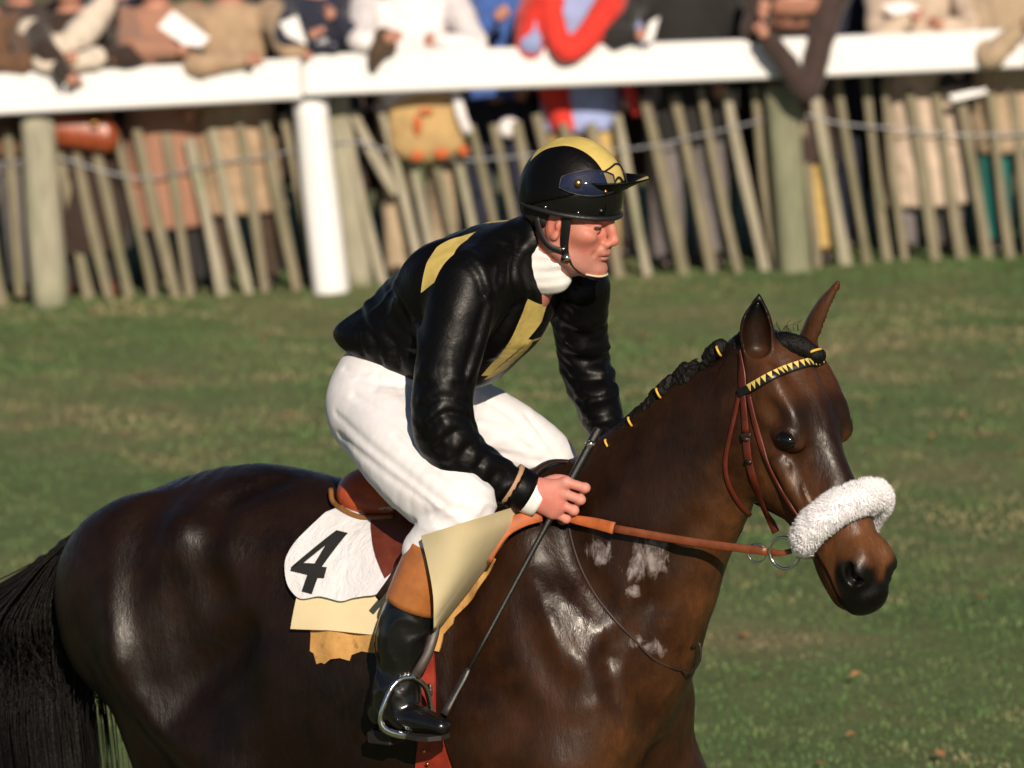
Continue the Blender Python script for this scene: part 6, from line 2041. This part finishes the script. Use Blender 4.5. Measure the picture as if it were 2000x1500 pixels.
# red jacket sleeves and shoulder over the light blue jumper
def red_jacket():
    par = [o for o in bpy.data.objects if o.get('label', '').startswith('person in a light blue jumper')][0]
    x0, y = par.location.x, par.location.y
    F = Field(np.array([x0 - .5, y - .75, .6]), np.array([x0 + .45, y + .35, 1.6]), .016)
    q = lambda px_, py_, d: P(px_, py_, FENCE_Y + d)
    F.chain([np.array([x0 - .19, y, 1.42]), q(1040, 40, .2), q(1036, 92, .02), q(1048, 30, .0), q(1062, -5, -.03)], [.09, .085, .08, .07, .055], k=.03)
    F.chain([np.array([x0 + .19, y, 1.42]), q(1190, 10, .15), q(1150, 70, -.02), q(1104, 100, -.08), q(1082, 50, -.06), q(1078, 0, -.05)], [.09, .08, .07, .062, .06, .05], k=.03)
    F.loft([(np.array([x0 - .13, y - .16, 1.44]), np.array([x0 - .13, y + .16, 1.44]), .10, 0), (np.array([x0 - .15, y - .17, 1.15]), np.array([x0 - .15, y + .17, 1.15]), .10, 0), (q(1105, 255, .28), q(1105, 255, .62), .09, 0)], X_, k=.03, n=3, cap=.15)
    F.loft([(np.array([x0 + .16, y - .12, 1.44]), np.array([x0 + .16, y + .16, 1.44]), .07, 0), (np.array([x0 + .2, y - .12, 1.15]), np.array([x0 + .2, y + .16, 1.15]), .04, 0), (q(1245, 225, .33), q(1245, 225, .62), .035, 0)], X_, k=.03, n=3, cap=.15)
    F.warp(lambda p: folds(p, Z_ + .4 * X_, 45, .010, 3.0), .05)
    obj('red_jacket', *F.skin(1), RED, par)
red_jacket()

# ---- things they hold
PAPER = simple('white_paper', (.80, .79, .80), .7, .03, 20, .1)
def paper(name, px, y, label, cat, thick=.004):
    pts = [P(x_, y_, FENCE_Y + d) for (x_, y_), d in zip(px, y)]
    n = N(np.cross(pts[1] - pts[0], pts[-1] - pts[0]))
    k = len(pts)
    V = pts + [p + n * thick for p in pts]
    F = [tuple(range(k)), tuple(range(k, 2 * k))[::-1]] + [(i, (i + 1) % k, k + (i + 1) % k, k + i) for i in range(k)]
    o = obj(name, V, F, PAPER, None, smooth=False)
    return tag(o, label, cat)
paper('racecard', [(308, 52), (338, 20), (410, 74), (392, 92), (360, 88)], [-.08, -.06, -.06, -.10, -.11], 'white racecard held by the person in the tweed coat', 'racecard')
paper('folded_paper', [(546, 45), (580, 30), (600, 88), (560, 70)], [-.05, -.03, -.03, -.06], 'folded white paper held beside the navy sleeve', 'paper')
paper('paper_slip', [(1258, 86), (1268, 44), (1288, 32), (1276, 78)], [-.12, -.11, -.11, -.12], 'grey white slip of paper in the hand over the rail', 'paper')
paper('newspaper', [(1724, 10), (1770, 2), (1800, 18), (1745, 30)], [.05, .05, .04, .02], 'white newspaper held above the rail near the raincoat', 'newspaper')
paper('leaflet', [(1852, 186), (1925, 170), (1928, 182), (1862, 198)], [.16, .16, .15, .14], 'white leaflet held below the rail beside the raincoat', 'leaflet')
def blob(name, parts, mat, label, cat, res=.011, noise=.003):
    F = None
    c = np.array([P(x_, y_, FENCE_Y + d) for x_, y_, d, *_ in parts])
    F = Field(c.min(0) - .2, c.max(0) + .2, res)
    for (x_, y_, d, rx, ry, rz), q in zip(parts, c): F.ell(q, (rx, ry, rz), None, k=.03)
    F.warp(lambda p: noise * fnoise(p, 30, 1), .04)
    return obj(name, *F.skin(1), mat)
BAGL = leather('bag_leather', (.27, .060, .022), .3)
hb = thing('handbag', P(160, 290, FENCE_Y + .2), 'brown leather handbag hanging below the rail by the fur coat', 'handbag')
F = Field(P(160, 258, FENCE_Y + .2) - .26, P(160, 258, FENCE_Y + .2) + .26, .009)
F.cone(P(112, 256, FENCE_Y + .2), P(208, 268, FENCE_Y + .2), .062, .066, k=.01, side=Z_, q=1.25); F.cone(P(120, 235, FENCE_Y + .2), P(205, 245, FENCE_Y + .2), .045, .045, k=.03)
obj('bag_body', *F.skin(1), BAGL, hb)
MB().tube([P(110, 240, FENCE_Y + .17), P(112, 150, FENCE_Y + .13), P(160, 105, FENCE_Y + .10), P(205, 150, FENCE_Y + .14), P(212, 245, FENCE_Y + .17)], .011, sides=8, n=5).build('handle', BAGL, hb)
MB().box(P(184, 243, FENCE_Y + .125), (X_, Y_, Z_), (.02, .008, .014), .004).build('clasp', bpy.data.materials['brass'], hb)
sb = thing('shoulder_bag', P(830, 300, FENCE_Y + .22), 'mustard canvas bag with orange trim slung in front of the white sweater', 'bag')
F = Field(P(835, 250, FENCE_Y + .22) - .34, P(835, 250, FENCE_Y + .22) + .34, .011)
F.ell(P(835, 245, FENCE_Y + .22), (.20, .07, .17), None); F.ell(P(835, 280, FENCE_Y + .22), (.19, .08, .10), None, k=.04); F.ell(P(835, 215, FENCE_Y + .22), (.20, .05, .08), None, k=.03)
obj('bag_body', *F.skin(1), cloth('mustard_canvas', (.45, .30, .13)), sb)
ORG = cloth('orange_trim', (.55, .12, .03))
for x_, y_, rx, rz in ((815, 245, .022, .055), (832, 218, .04, .016), (815, 305, .035, .028), (862, 300, .04, .028), (905, 295, .03, .03)):
    MB().ball(P(x_, y_, FENCE_Y + .135), (rx, .02, rz), 10, 8).build('trim', ORG, sb)
MB().strap([P(890, 180, FENCE_Y + .13), P(900, 220, FENCE_Y + .12), P(915, 260, FENCE_Y + .14)], [-Y_] * 3, .05, .008, n=3).build('strap', WHITEW, sb)
o = blob('glove', [(748, 72, -.09, .05, .03, .055), (738, 100, -.10, .048, .028, .05), (730, 122, -.10, .03, .02, .04), (762, 92, -.10, .04, .025, .03)], cloth('brown_suede', (.065, .038, .022)), '', '')
tag(o, 'brown suede glove hanging over the rail in front of the white sweater', 'glove')
o = blob('leather_glove', [(118, 132, -.12, .035, .025, .05), (120, 158, -.13, .02, .016, .035), (108, 140, -.12, .02, .016, .03)], cloth('dark_glove', (.028, .020, .018)), '', '')
tag(o, 'dark glove drooping over the rail from a pale fur cuff', 'glove')
o = blob('field_glasses', [(618, 88, -.05, .05, .04, .045), (650, 90, -.05, .045, .04, .04), (634, 72, -.04, .03, .03, .02)], simple('navy_case', (.012, .016, .035), .35, .2), '', '')
tag(o, 'dark blue field glasses held above the rail', 'binoculars')
o = blob('woollen_hat', [(994, 250, .30, .06, .05, .055)], WHITEW, '', '')
tag(o, 'small round white woollen hat below the rail', 'hat')
for px_, nm in (((160, 118), 0), ((128, 118), 1)):
    pass
cf = [o for o in bpy.data.objects if o.get('label', '').startswith('person in a dark fur coat')][0]
for pts, r_ in (([(188, 112, -.06), (150, 122, -.07)], .058), ([(82, 122, -.06), (112, 132, -.08)], .050)):
    F = Field(P(130, 120, FENCE_Y - .06) - .4, P(130, 120, FENCE_Y - .06) + .4, .012)
    F.chain([P(a, b, FENCE_Y + c) for a, b, c in pts], [r_, r_ * .9], k=.01)
    F.warp(lambda p: .008 * fnoise(p, 45, 2), .04)
    obj('fur_cuff', *F.skin(1), CREAM, cf)
o = blob('umbrella_handle', [(1865, 165, .2, .10, .03, .035), (1850, 150, .2, .04, .03, .03)], BLACKW, '', '')
tag(o, 'folded black umbrella tucked below the rail by the raincoat', 'umbrella'); o.name = 'folded_umbrella'
